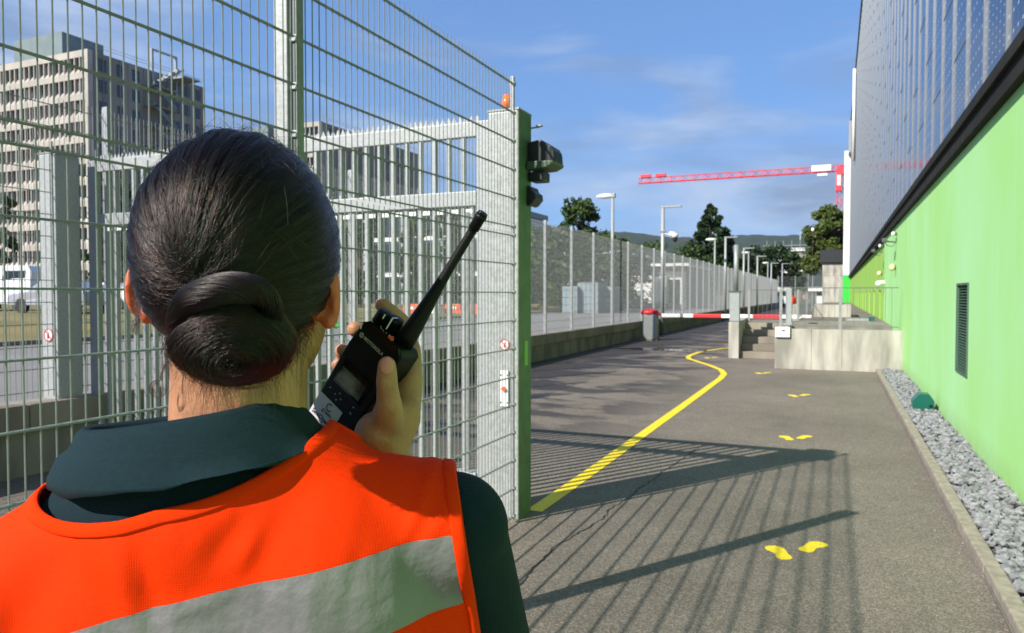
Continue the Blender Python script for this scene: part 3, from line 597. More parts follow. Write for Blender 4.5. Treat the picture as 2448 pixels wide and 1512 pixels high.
# ================================================================== BACKGROUND BUILDINGS
def ribbed_tower(xc, yc, wx, ly, H, label, cols, rcols, rows, floor=3.47, pitch=1.25, roofbox=None, stair=False):
    t = thing('office_tower', label, 'building', (xc, yc, 0))
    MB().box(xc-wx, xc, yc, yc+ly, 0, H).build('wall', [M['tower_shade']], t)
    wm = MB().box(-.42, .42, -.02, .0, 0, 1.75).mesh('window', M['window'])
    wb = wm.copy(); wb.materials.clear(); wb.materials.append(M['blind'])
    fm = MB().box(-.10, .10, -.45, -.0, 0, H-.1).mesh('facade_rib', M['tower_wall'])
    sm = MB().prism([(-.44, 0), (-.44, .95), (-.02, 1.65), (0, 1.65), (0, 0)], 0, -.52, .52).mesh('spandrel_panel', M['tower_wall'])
    z0 = H-1.0-1.75
    for c in range(cols):
        x = xc-1.3-pitch*c
        for r in range(rows):
            inst('window', wm if random.random() < .8 else wb, t, (x, yc-.05, z0-floor*r)); inst('spandrel_panel', sm, t, (x, yc, z0-floor*r-1.68))
        inst('facade_rib', fm, t, (x+pitch/2, yc, 0))
    MB().box(xc-pitch*cols-1.3, xc-.7, yc-.5, yc, H-1.0, H+.1).box(xc-.68, xc+.05, yc-.5, yc+.4, 0, H+.1).build('parapet', M['tower_wall'], t)
    wm2 = MB().box(.0, .02, -.75, .75, 0, 2.0).mesh('window', M['window'])
    for y_ in rcols:
        for r in range(rows): inst('window', wm2, t, (xc+.02, yc+y_, z0-floor*r-.1))
    rb = MB()
    for k in range(int(ly/1.6)): rb.box(xc, xc+.12, yc+.6+k*1.6, yc+.75+k*1.6, 0, H-.2)
    rb.build('wall_joint_ribs', M['tower_shade'], t, kind='stuff')
    if roofbox:
        a, b_, h = roofbox; MB().box(xc+a, xc+b_, yc+4, yc+12, H, H+h).build('roof_plant', M['roof_box'], t)
        MB().box(xc-wx, xc+a+1, yc+1.0, yc+1.1, H+.4, H+1.0).build('roof_screen', M['roof_box'], t)
    for k in range(2): MB().tube((xc-.2, yc+.2, H+.9+k*.5), (xc-.2, yc+ly, H+.9+k*.5), .04, n=4).build('roof_rail', M['galv'], t)
    if stair:
        for r in range(rows):
            z = H-3.3-floor*r; MB().box(xc, xc+2.2, yc+10.2, yc+15.5, z, z+.25).build('balcony', M['tower_shade'], t)
            MB().add([(xc+2.0, yc+10.5, z), (xc+2.2, yc+10.5, z), (xc+2.2, yc+15.3, z-floor), (xc+2.0, yc+15.3, z-floor), (xc+2.0, yc+10.5, z+.9), (xc+2.2, yc+10.5, z+.9), (xc+2.2, yc+15.3, z-floor+.9), (xc+2.0, yc+15.3, z-floor+.9)], [(0, 1, 2, 3), (4, 7, 6, 5), (0, 4, 5, 1), (3, 2, 6, 7), (1, 5, 6, 2), (0, 3, 7, 4)]).build('stair_flight', M['roof_box'], t)
        for y_ in (12.0, 17.2): MB().box(xc-.2, xc+.2, yc+y_-.2, yc+y_+.2, H-4, H+3.6).build('hoist_frame', M['galv'], t)
        MB().box(xc-.2, xc+.2, yc+11.8, yc+17.4, H+3.61, H+3.9).build('hoist_beam', M['galv'], t)
        for k in range(5): MB().box(xc+.1, xc+2.6, yc+12+k, yc+12.7+k, H-2+k*.7, H-1.7+k*.7).build('hoist_step', M['box_grey'], t)
        MB().box(xc, xc+3, yc+16.5, yc+20, H-.3, H).build('hoist_platform', M['galv'], t)
    return t
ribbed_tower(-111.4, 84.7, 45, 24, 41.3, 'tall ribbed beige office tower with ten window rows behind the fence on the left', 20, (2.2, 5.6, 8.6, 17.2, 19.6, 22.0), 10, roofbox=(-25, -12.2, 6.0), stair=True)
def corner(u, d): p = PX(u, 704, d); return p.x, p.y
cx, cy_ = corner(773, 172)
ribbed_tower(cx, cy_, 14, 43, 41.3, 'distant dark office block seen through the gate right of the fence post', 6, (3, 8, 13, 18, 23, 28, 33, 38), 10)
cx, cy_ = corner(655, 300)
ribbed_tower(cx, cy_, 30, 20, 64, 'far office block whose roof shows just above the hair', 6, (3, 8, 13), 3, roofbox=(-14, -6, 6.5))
# glass building
t = thing('glass_building', 'low dark glass fronted office building with white frames behind the gate', 'building', (-28, 62, 0))
cx, cy_ = corner(1160, 62); x0 = cx-24
MB().box(x0, cx, cy_, cy_+14, 0, 9.0).build('wall', M['glass_blue'], t); MB().box(x0-.3, cx+.3, cy_-.4, cy_+14, 9.0, 9.5).build('roof', M['roof_box'], t)
fm = MB().box(-.12, .12, -.18, .0, .4, 9.0).mesh('mullion', M['box_grey'])
for k in range(13): inst('mullion', fm, t, (x0+.2+k*1.98, cy_, 0))
for z in (3.2, 6.3): MB().box(x0, cx, cy_-.12, cy_-.001, z, z+.35).build('floor_band', M['white_paint'], t)
wm = MB().box(-.8, .8, -.03, 0, 0, 2.3).mesh('window', M['window'])
for k in range(12):
    for z in (.8, 3.75, 6.65): inst('window', wm, t, (x0+1.19+k*1.98, cy_-.01, z))
# long grey shed with pale gutters behind the fence
t = thing('warehouse', 'long low grey warehouse with pale gutters behind the far mesh fence', 'building', (-23, 55, 0))
cx, cy_ = corner(1640, 62); x0 = cx-22
mat('shed', (.13, .14, .13), .7, var=.25, vscale=.5)
MB().box(x0, cx, cy_, cy_+12, 0, 4.0).build('wall', M['shed'], t)
MB().box(x0-.3, cx+.3, cy_-.5, cy_+12, 4.01, 4.25).box(x0-.3, cx-5, cy_-.9, cy_+8, 5.2, 5.4).build('gutter', M['white_paint'], t); MB().box(x0, cx-5.2, cy_+.2, cy_+8, 4.26, 5.19).build('upper_wall', M['shed'], t)
dm = MB().box(-1.0, 1.0, -.08, 0, 0, 2.6).mesh('door', M['window'])
dfm = MB().box(-1.15, 1.15, -.05, .0, 0, 2.75).mesh('door_frame', M['white_paint'])
for k in range(6): inst('door_frame', dfm, t, (x0+4+k*3.3, cy_, .3)); inst('door', dm, t, (x0+4+k*3.3, cy_-.02, .3))
# site building with scaffolding far right
t = thing('construction_building', 'pale building shell with scaffolding on the distant slope', 'building', (-8, 150, 0))
cx, cy_ = corner(1912, 190)
for k in range(4): MB().box(cx-6, cx+1, cy_, cy_+8, 5+k*2.6, 5.8+k*2.6).build('floor_slab', M['white_paint'], t)
MB().box(cx-5.5, cx+.5, cy_+.6, cy_+7, 0, 13.4).build('wall', M['concrete'], t)
for k in range(6): MB().tube((cx-8+k*2, cy_-1, 0), (cx-8+k*2, cy_-1, 15.5), .09, n=5).build('scaffold_tube', M['galv'], t)
for k in range(3): MB().tube((cx-9, cy_-1, 9+k*2.6), (cx+3, cy_-1, 9+k*2.6), .08, n=5).build('scaffold_rail', M['galv'], t)
# ------------------------------------------------------------------ tower crane
t = thing('tower_crane', 'red tower crane with a long lattice jib above the trees', 'crane', (*corner(2007, 190), 0))
CX, CY = corner(2007, 190); Zj = CAM_H+(704-403)/F_PX*190
def lattice(p0, p1, w, n, nm, r=.13, tri=False):
    p0 = Vector(p0); p1 = Vector(p1); d = (p1-p0); u = d.normalized()
    a = Vector((0, 0, 1)) if abs(u.z) < .9 else Vector((1, 0, 0)); b = u.cross(a).normalized(); a = b.cross(u)
    offs = [(-1, -1), (1, -1), (0, 1)] if tri else [(-1, -1), (1, -1), (1, 1), (-1, 1)]
    ch = [[p0+d*i/n + b*w/2*o[0] + a*w/2*o[1] for i in range(n+1)] for o in offs]
    mb = MB()
    for c in ch: mb.tube(c[0], c[-1], r, n=5)
    mb.build(nm+'_chord', M['crane_red'], t, fix=False)
    mb = MB()
    for k in range(len(ch)):
        c0, c1 = ch[k], ch[(k+1) % len(ch)]
        for i in range(n): mb.tube(c0[i], c1[i+1] if i % 2 else c1[i], r*.55, n=4, cap=False); mb.tube(c0[i+1] if not i % 2 else c0[i], c1[i] if not i % 2 else c1[i+1], r*.55, n=4, cap=False)
    mb.build(nm+'_bracing', M['crane_red'], t, fix=False)
tip = PX(1526, 432, 208); mast = Vector((CX, CY, Zj))
lattice((CX, CY, 0), (CX, CY, Zj-1.5), 1.7, 18, 'mast')
jd = (tip-mast); back = mast - jd*.33
lattice(mast, tip, 1.4, 34, 'jib', tri=True); lattice(mast, back, 1.3, 10, 'counter_jib')
MB().box(CX-1.1, CX+1.1, CY-1.1, CY+1.1, Zj-1.6, Zj+.3).build('slewing_unit', M['crane_red'], t)
MB().box(CX-1.2, CX+.2, CY-2.3, CY-1.0, Zj-6.0, Zj-1.7).build('cab', M['crane_red'], t, bevel=.1); MB().box(CX-.9, CX-.1, CY-2.36, CY-2.31, Zj-4.6, Zj-2.0).build('cab_window', M['white_paint'], t)
jm_ = mast+jd*.09; MB().box(jm_.x-2.3, jm_.x+2.3, jm_.y-.9, jm_.y-.8, jm_.z-.5, jm_.z+1.0).build('name_board', M['white_paint'], t)
tj = mast+jd*.085; MB().box(tj.x-1.2, tj.x+1.2, tj.y-.6, tj.y+.6, tj.z-1.7, tj.z-1.1).build('trolley', M['white_paint'], t)
for q in (.88, .96): g = mast+jd*q; MB().box(g.x-1.4, g.x+1.4, g.y-.5, g.y+.5, g.z+.8, g.z+1.6).build('jib_light_box', M['crane_red'], t)
t = thing('pylon', 'tiny lattice mast on the wooded ridge', 'mast', PX(1913, 570, 1900)); p = PX(1913, 572, 1900)
MB().tube(p-Vector((0, 0, 10)), p+Vector((0, 0, 27)), 3.2, .5, n=4).box(p.x-7, p.x+7, p.y-.5, p.y+.5, p.z+14, p.z+15.5).box(p.x-5, p.x+5, p.y-.5, p.y+.5, p.z+20, p.z+21.2).build('lattice', M['box_grey'], t)
# ------------------------------------------------------------------ trees
def tree(u, d, h, w, m, label, z0=.45, leaves=4200, conifer=False, name='tree', ls=.16, base=.25):
    x, y = corner(u, d); t = thing(name, label, 'tree', (x, y, z0)); c = Vector((x, y, z0))
    rd = random.Random(int(u*7+d+500)); n_ = np.random.default_rng(int(u*7+d+500))
    tk = MB(); tk.tube(c-Vector((0, 0, .3)), c+Vector((0, 0, h*.55)), .035*h, .018*h, n=8)
    tk.tube(c+Vector((0, 0, h*.55)), c+Vector((0, 0, h*.92)), .018*h, .004*h, n=6)
    cl = []
    nc = 55 if conifer else 70
    for i in range(nc):
        if conifer:
            f = (i+.5)/nc; zz = h*(base+(1-base)*f); rr = w/2*(1-f)**.75*(.45+.65*rd.random()); a = rd.random()*2*PI; r_ = w*.16*(1.15-f)
        else:
            a = rd.random()*2*PI; f = rd.random(); zz = h*(base+(1-base)*f); prof = math.sin(PI*(.12+.80*f))**.6; rr = w/2*prof*rd.uniform(.25, .92); r_ = w*.11*rd.uniform(.6, 1.35)
        p = c+Vector((math.cos(a)*rr, math.sin(a)*rr, zz)); cl.append((p, r_))
        if i % 4 == 0: tk.tube(c+Vector((0, 0, min(zz*.8, h*.6))), p, .009*h, .002*h, n=5, cap=False)
    tk.build('trunk', M['bark'], t)
    P_ = []; 
    idx = n_.integers(0, len(cl), leaves); cen = np.array([q[0] for q in cl])[idx]; rr = np.array([q[1] for q in cl])[idx]
    dv = n_.normal(size=(leaves, 3)); dv /= np.linalg.norm(dv, axis=1)[:, None]; dist = n_.uniform(.35, 1.08, leaves)
    pos = cen+dv*(rr*dist)[:, None]*np.array([1, 1, .75])
    a = n_.normal(size=(leaves, 3)); a /= np.linalg.norm(a, axis=1)[:, None]; b_ = np.cross(a, n_.normal(size=(leaves, 3))); b_ /= np.linalg.norm(b_, axis=1)[:, None]
    s = (ls*n_.uniform(.6, 1.4, leaves))[:, None]
    V = np.stack([pos-a*s, pos+b_*s*.6, pos+a*s, pos-b_*s*.6], 1).reshape(-1, 3)
    me = bpy.data.meshes.new('crown'); me.from_pydata(V.tolist(), [], np.arange(leaves*4).reshape(-1, 4).tolist()); me.materials.append(m)
    o = bpy.data.objects.new('crown', me); COL.objects.link(o); o.parent = t; o.location = -WL[t.name]
    return t
tree(1390, 60, 8.9, 4.0, M['leaf'], 'leafy green tree rising behind the mesh fence left of the first lamp', leaves=5000)
tree(1698, 92, 12.2, 8.0, M['leaf_dark'], 'dark pointed conifer rising in front of the ridge', leaves=14000, conifer=True, ls=.24)
tree(1995, 112, 14.2, 9.5, M['leaf_yellow'], 'big yellow green tree at the corner of the solar building', leaves=22000, ls=.24)
for i, (u, d, h, w) in enumerate([(1788, 120, 7.4, 6), (1815, 118, 8.6, 8), (1862, 122, 8.9, 8), (1895, 120, 7.6, 6), (1740, 118, 7.0, 6)]):
    tree(u, d, h, w, M['leaf_dark'], ['leftmost round dark tree beyond the fence end', 'second dark tree beyond the lamps, right of the control post', 'widest dark tree between the far lamps and the scaffolding', 'small dark tree below the scaffolded building', 'low dark tree at the foot of the conifer'][i], leaves=3200, ls=.24)
bk = [(1295, 52, 5.6, 5), (1345, 50, 5.2, 5), (1430, 54, 5.4, 6), (1490, 56, 5.0, 5), (1225, 54, 5.0, 5), (1560, 75, 6.2, 6), (1630, 78, 6.0, 6)]
bl = ['grey green tree just right of the right gate post', 'second grey green tree behind the fence from the gate post', 'broad tree behind the nearest street lamp', 'tree between the first two lamp poles behind the fence', 'tree hidden behind the right gate post', 'tree behind the white camera pole', 'tree between the camera pole and the conifer']
for (u, d, h, w), lb in zip(bk, bl): tree(u, d, h, w, M['leaf'], lb, leaves=3000, base=.1)
gk = [(862, 48, 7.4, 3.6), (1075, 50, 6.6, 3.4), (272, 46, 8.6, 3.2), (-10, 44, 8.4, 2.6), (990, 56, 6.8, 3.2), (560, 60, 6, 5), (420, 52, 6.5, 4)]
gl = ['green tree seen through the left bars of the gate beside the head', 'green tree seen through the gate near the radio antenna', 'green tree seen between the left gate post and gate frame', 'tree with yellow green leaves at the left edge', 'tree seen through the middle bars of the gate', 'tree hidden behind the head', 'tree seen past the left ear']
for (u, d, h, w), lb in zip(gk, gl): tree(u, d, h, w, M['leaf'] if u > 0 else M['leaf_yellow'], lb, leaves=2600, base=.12)
# ------------------------------------------------------------------ vehicles
def vehicle(u, d, rot, kind, paint, label, z0=.45):
    x, y = corner(u, d); t = thing('parked_'+('van' if kind == 'van' else 'car'), label, kind, (x, y, z0)); R3 = Matrix.Rotation(rot, 3, 'Z'); o_ = Vector((x, y, z0))
    Lh = 2.6 if kind == 'van' else 2.15; Hh = 2.25 if kind == 'van' else 1.48
    prof = [(-Lh, .35), (-Lh, 1.0), (-Lh+.1, 1.2), (-Lh+1.0, 1.28), (-Lh+1.55, Hh-.06), (-Lh+1.9, Hh), (Lh-.25, Hh), (Lh-.02, Hh-.3), (Lh, .35)] if kind == 'van' else [(-Lh, .35), (-Lh, .72), (-Lh+.15, .84), (-Lh+1.15, .95), (-Lh+1.85, Hh-.04), (-Lh+2.2, Hh), (Lh-1.0, Hh-.03), (Lh-.35, 1.02), (Lh, .95), (Lh, .35)]
    mb = MB(); n = len(prof); sec = []
    for yy, sc in ((-.92, .0), (-.80, .05), (.80, .05), (.92, .0)):
        for p in prof: q = Vector((p[0], yy*(1 if p[1] < 1 else .88), p[1])); mb.v.append(tuple(R3 @ q + o_))
    mb.f = [(s*n+i, s*n+(i+1) % n, (s+1)*n+(i+1) % n, (s+1)*n+i) for s in range(3) for i in range(n)] + [tuple(range(n-1, -1, -1)), tuple(3*n+i for i in range(n))]; mb.m = [0]*len(mb.f)
    mb.build('body', M[paint], t, bevel=.04, smooth=False)
    for sgn in (-1, 1):
        mb = MB(); zb, zt = (1.3, Hh-.25) if kind == 'van' else (.98, Hh-.13)
        for a, b_ in ([(-Lh+1.35, -Lh+2.3), (-Lh+2.4, .6), (.7, Lh-.35)] if kind == 'van' else [(-Lh+1.55, -.1), (0, Lh-.85)]):
            vs = [R3 @ Vector((xx, sgn*(.835 if zz > 1.1 else .86), zz)) + o_ for xx, zz in ((a, zb), (b_, zb), (b_, zt), (a+.25, zt))]; w2 = [v + R3 @ Vector((0, -sgn*.05, 0)) for v in vs]
            mb.add(vs+w2, [(0, 1, 2, 3), (4, 7, 6, 5), (0, 4, 5, 1), (1, 5, 6, 2), (2, 6, 7, 3), (3, 7, 4, 0)])
        mb.build('side_window', M['window'], t)
        for xx in (-Lh+.8, Lh-.8):
            c = R3 @ Vector((xx, sgn*.86, .33)) + o_; dd = R3 @ Vector((0, sgn*.1, 0))
            wh = MB().tube(c-dd, c+dd*.6, .33, n=18).build('wheel', M['rubber'], t); MB().tube(c+dd*.61, c+dd*.7, .19, n=12).build('rim', M['galv'], wh) if False else None
    for sgn in (-.6, .6):
        c = R3 @ Vector((-Lh-.01, sgn, .78)) + o_; MB().ell(c, (.08, .17, .09), 10, 6, R3).build('headlight', M['cover_white'], t, smooth=True)
vehicle(12, 38, .15, 'van', 'car_white', 'white van with dark side windows parked at the left edge behind the fences', .82)
vehicle(150, 33, .1, 'car', 'car_silver', 'lilac silver car parked beside the white van', .82)
vehicle(262, 42, .2, 'car', 'car_white', 'white car showing between the left gate post and the gate frame', .82)
vehicle(330, 44, 1.2, 'car', 'car_white', 'white car behind the gate bars near the left ear', .82)
def truck(u, d, label, m='white_paint', s=1):
    x, y = corner(u, d); t = thing('box_trailer', label, 'truck box', (x, y, .45))
    MB().box(x-.9*s, x+.9*s, y, y+4, .95, 3.15).build('cargo_box', M[m], t, bevel=.05); MB().box(x-.85*s, x+.85*s, y+.2, y+3.8, .75, .94).build('chassis', M['rubber'], t)
    for sx_ in (-.7, .7):
        for yy in (.8, 3.0): MB().tube((x+sx_-.12, y+yy, .80), (x+sx_+.12, y+yy, .80), .35, n=14).build('wheel', M['rubber'], t)
    mb = MB().box(x-.02, x+.02, y-.03, y-.001, 1.0, 3.1); mb.build('door_seam', M['rubber'], t)
truck(1532, 60, 'left white box trailer behind the fence near the barrier'); truck(1572, 62, 'right white box trailer behind the white camera pole', s=.8)
def container(u, d, w, h, label):
    x, y = corner(u, d); t = thing('storage_container', label, 'container', (x, y, .45)); mb = MB().box(x-w/2, x+w/2, y, y+2.2, .46, .46+h)
    mb.build('shell', M['container'], t, bevel=.02); rb = MB().box(-.05, .05, -.03, .0, .06, h-.06).mesh('rib', M['container'])
    for k in range(int(w/.3)): inst('rib', rb, t, (x-w/2+.2+k*.3, y, .46))
container(1362, 47, 1.0, 1.7, 'low pale blue container, leftmost behind the fence posts'); container(1405, 47, 1.35, 1.95, 'taller pale blue container in the middle of the three'); container(1448, 48, .9, 1.7, 'small pale blue container beside the first lamp pole')
for i, u in enumerate((985, 1035, 1085, 1130)):
    x, y = corner(u, 33); t = thing('road_barrier', ['leftmost', 'second', 'third', 'rightmost'][i]+' of four orange and white plastic road barriers seen through the gate', 'road barrier', (x, y, .8), 'plastic road barriers behind the gate')
    MB().prism([(x-.40, .80), (x+.40, .80), (x+.40, .92), (x+.36, 1.22), (x-.36, 1.22), (x-.40, .92)], 1, y-.12, y+.12).build('body', M['orange_plastic' if i != 1 else 'white_paint'], t, bevel=.02)
    MB().box(x-.2, x+.2, y-.135, y-.121, .98, 1.10).build('reflector', M['white_paint' if i != 1 else 'orange_plastic'], t)
t = thing('warning_light_stand', 'white stand with an orange warning light behind the gate bars', 'warning light', (*corner(815, 33), .8)); x, y = corner(815, 33)
MB().box(x-.14, x+.14, y-.1, y+.1, .8, 1.75).build('stand', M['white_paint'], t, bevel=.02); MB().tube((x, y, 1.75), (x, y, 1.95), .09, n=14).build('light', M['orange_plastic'], t)
t = thing('satellite_dish', 'tiny white dish beside the yellow green tree', 'dish', PX(1943, 548, 100)); p = PX(1943, 548, 100)
MB().ell(p, (.20, .10, .26), 14, 8).build('reflector', M['cover_white'], t, smooth=True); MB().tube((p.x, p.y+.1, .5), (p.x, p.y+.1, p.z), .03, n=6).build('mast', M['bark'], t)
# small site things at the far end
for i, (u, v_, w) in enumerate(((1868, 708, 2.2), (1952, 705, 2.0))):
    x, y = corner(u, 96); t = thing('parked_truck', ['white truck at the far end of the road', 'white truck behind the far mesh fence near the hut'][i], 'truck', (x, y, 0))
    MB().box(x-w/2, x+w/2, y, y+4, .5, 2.6).build('cargo_box', M['white_paint'], t, bevel=.05); MB().box(x-w/2+.1, x+w/2-.1, y-.02, y-.001, 1.5, 2.1).build('windscreen', M['window'], t); MB().box(x-w/2, x+w/2, y+.1, y+3.9, .1, .49).build('chassis', M['rubber'], t)
x, y = corner(1901, 46); t = thing('concrete_bollard', 'short white concrete post by the far walkway', 'bollard', (x, y, 0)); MB().box(x-.16, x+.16, y-.15, y+.15, 0, 1.05).build('shaft', M['concrete_light'], t, bevel=.02)
x, y = corner(1926, 80); t = thing('round_road_sign', 'small round red ringed road sign at the far end', 'road sign', (x, y, .8)); MB().tube((x, y, .8), (x, y, 1.3), .04, n=6).build('pole', M['galv'], t)
MB().tube((x, y-.05, 1.4), (x, y-.08, 1.4), .42, n=20).build('rim', M['sign_red'], t); MB().tube((x, y-.09, 1.4), (x, y-.10, 1.4), .28, n=20).build('face', M['white_paint'], t)
hz_ = bpy.data.materials.new('haze'); hz_.use_nodes = True; q = hz_.node_tree; q.nodes.clear(); pv = N(q, 'ShaderNodeVolumePrincipled'); pv.inputs['Density'].default_value = .00005; pv.inputs['Color'].default_value = (.80, .90, 1, 1); pv.inputs['Anisotropy'].default_value = .2
oo = N(q, 'ShaderNodeOutputMaterial'); L(q, pv.outputs[0], oo.inputs['Volume']); MB().box(-2700, 2700, -700, 5300, -8, 420).build('haze', hz_, kind='stuff')
#PERSON#
# ================================================================== PERSON IN THE FOREGROUND
def skinmat():
    m = mat('skin', (.39, .185, .10), .5, var=.16, vscale=38, bump=.13, bscale=300, sss=.25)
    return m
skinmat(); mat('skin_far', (.4, .22, .14), .6)
def cloth(name, a, scale, b_=None, rough=.85, strength=.5):
    m = bpy.data.materials.new(name); m.use_nodes = True; t = m.node_tree; b = t.nodes['Principled BSDF']
    b.inputs['Base Color'].default_value = (*a, 1); b.inputs['Roughness'].default_value = rough; b.inputs['Specular IOR Level'].default_value = .2
    g = N(t, 'ShaderNodeNewGeometry').outputs['Position']
    q = N(t, 'ShaderNodeMapping'); q.inputs['Rotation'].default_value = (0, 0, -YAW); L(t, g, q.inputs['Vector'])
    w1 = N(t, 'ShaderNodeTexWave', wave_type='BANDS', bands_direction='X'); w1.inputs['Scale'].default_value = scale; w1.inputs['Distortion'].default_value = .6; L(t, q.outputs[0], w1.inputs['Vector'])
    w2 = N(t, 'ShaderNodeTexWave', wave_type='BANDS', bands_direction='Z'); w2.inputs['Scale'].default_value = scale*.8; w2.inputs['Distortion'].default_value = .6; L(t, q.outputs[0], w2.inputs['Vector'])
    ad = N(t, 'ShaderNodeMath', operation='ADD'); L(t, w1.outputs['Fac'], ad.inputs[0]); L(t, w2.outputs['Fac'], ad.inputs[1])
    n = N(t, 'ShaderNodeTexNoise'); n.inputs['Scale'].default_value = 9; n.inputs['Detail'].default_value = 6; L(t, g, n.inputs['Vector'])
    bp = N(t, 'ShaderNodeBump'); bp.inputs['Strength'].default_value = strength; bp.inputs['Distance'].default_value = .0006; L(t, ad.outputs[0], bp.inputs['Height'])
    bp2 = N(t, 'ShaderNodeBump'); bp2.inputs['Strength'].default_value = .35; bp2.inputs['Distance'].default_value = .010; L(t, n.outputs['Fac'], bp2.inputs['Height']); L(t, bp.outputs[0], bp2.inputs['Normal']); L(t, bp2.outputs[0], b.inputs['Normal'])
    if b_:
        c = N(t, 'ShaderNodeMixRGB'); c.inputs[1].default_value = (*a, 1); c.inputs[2].default_value = (*b_, 1)
        n3 = N(t, 'ShaderNodeTexNoise'); n3.inputs['Scale'].default_value = 260; n3.inputs['Detail'].default_value = 2; L(t, g, n3.inputs['Vector']); L(t, n3.outputs['Fac'], c.inputs[0]); L(t, c.outputs[0], b.inputs['Base Color'])
    b.inputs['Sheen Weight'].default_value = .0 if a[0] > .5 else .01; b.inputs['Specular IOR Level'].default_value = .08 if a[0] > .5 else .2
    M[name] = m
cloth('polo', (.002, .012, .020), 260, (.005, .022, .031), strength=.5); cloth('collar_knit', (.0025, .015, .023), 430, (.006, .026, .036), strength=.45)
cloth('hivis', (.80, .030, .0), 300, (.85, .038, .0), rough=.7, strength=.35); cloth('binding', (.88, .040, .0), 420, rough=.7, strength=.6)
mat('reflective', (.185, .178, .185), .5, .25, var=.12, vscale=14, bump=.3, bscale=45); mat('trousers', (.015, .018, .022), .9)
def remesh(prims, vox, smooth=6, fac=.5):
    mb = MB()
    for p in prims:
        if p[0] == 'cap':
            _, a, b_, r0, r1 = p; mb.ell(a, (r0,)*3, 18, 12); mb.ell(b_, (r1,)*3, 18, 12)
            if (a-b_).length > 1e-5: mb.tube(a, b_, r0, r1, n=20)
        else: mb.ell(p[1], p[2], 36, 24, p[3] if len(p) > 3 else None)
    me = mb.mesh('tmp', [], fix=True); o = bpy.data.objects.new('tmp', me); COL.objects.link(o)
    m = o.modifiers.new('r', 'REMESH'); m.mode = 'VOXEL'; m.voxel_size = vox; m.use_smooth_shade = True
    if smooth: q = o.modifiers.new('s', 'SMOOTH'); q.factor = fac; q.iterations = smooth
    dg = bpy.context.evaluated_depsgraph_get(); r = bpy.data.meshes.new_from_object(o.evaluated_get(dg)); bpy.data.objects.remove(o)
    r.materials.clear(); return r
def clip(V, T, f):
    """keep the part of a triangle mesh where the per-vertex field is positive, cutting edges exactly"""
    V = [tuple(v) for v in V]; out = []; cut = {}
    def mid(i, j):
        k = (min(i, j), max(i, j))
        if k not in cut:
            t = f[i]/(f[i]-f[j]); V.append(tuple(V[i][q]+(V[j][q]-V[i][q])*t for q in range(3))); cut[k] = len(V)-1
        return cut[k]
    for t in T:
        ins = [f[i] > 0 for i in t]; n = sum(ins)
        if n == 3: out.append(tuple(t))
        elif n:
            poly = []
            for a in range(3):
                i, j = t[a], t[(a+1) % 3]
                if f[i] > 0: poly.append(i)
                if (f[i] > 0) != (f[j] > 0): poly.append(mid(i, j))
            out += [(poly[0], poly[q], poly[q+1]) for q in range(1, len(poly)-1)]
    used = sorted({i for t in out for i in t}); mp = {u: k for k, u in enumerate(used)}
    return np.array([V[u] for u in used]), np.array([[mp[i] for i in t] for t in out]), {mp[c] for c in cut.values() if c in mp}
def tri(me):
    me.calc_loop_triangles(); V = np.empty(len(me.vertices)*3); me.vertices.foreach_get('co', V); T = np.empty(len(me.loop_triangles)*3, int); me.loop_triangles.foreach_get('vertices', T)
    return V.reshape(-1, 3), T.reshape(-1, 3)
def vnorm(V, T):
    n = np.cross(V[T[:, 1]]-V[T[:, 0]], V[T[:, 2]]-V[T[:, 0]]); o = np.zeros_like(V)
    for k in range(3): np.add.at(o, T[:, k], n)
    return o/np.maximum(np.linalg.norm(o, axis=1), 1e-12)[:, None]
def tmesh(name, V, T, m, parent, smooth=True):
    me = bpy.data.meshes.new(name); me.from_pydata(V.tolist(), [], T.tolist()); me.materials.append(m)
    if smooth: me.polygons.foreach_set('use_smooth', [True]*len(me.polygons))
    o = bpy.data.objects.new(name, me); COL.objects.link(o); o.parent = parent; o.location = -WL[parent.name]; WL[o.name] = Vector((0, 0, 0)); return o
def loops(T, ok):
    cnt = {}
    for t in T:
        for a in range(3):
            e = (int(t[a]), int(t[(a+1) % 3])); k = (min(e), max(e)); cnt[k] = cnt.get(k, 0)+1
    adj = {}
    for (a, b_), c in cnt.items():
        if c == 1 and a in ok and b_ in ok: adj.setdefault(a, []).append(b_); adj.setdefault(b_, []).append(a)
    seen = set(); out = []
    for s0 in sorted(adj, key=lambda k: len(adj[k])):
        if s0 in seen: continue
        lp = [s0]; seen.add(s0); cur = s0
        while True:
            nx = [q for q in adj[cur] if q not in seen]
            if not nx: break
            cur = nx[0]; seen.add(cur); lp.append(cur)
        if len(lp) > 8: out.append((lp, s0 in adj[cur]))
    return out
RY = Matrix.Rotation(YAW, 3, 'Z')                      # her right / forward / up in world terms
def Lc(v): return RY @ Vector(v)
Hc = C(-.2250, .054, .62)
root = C(-.23, -1.2, .66); root.z = 0
per = thing('person', 'woman seen from behind in orange hi-vis vest, dark hair in a bun, holding a radio', 'person', root)
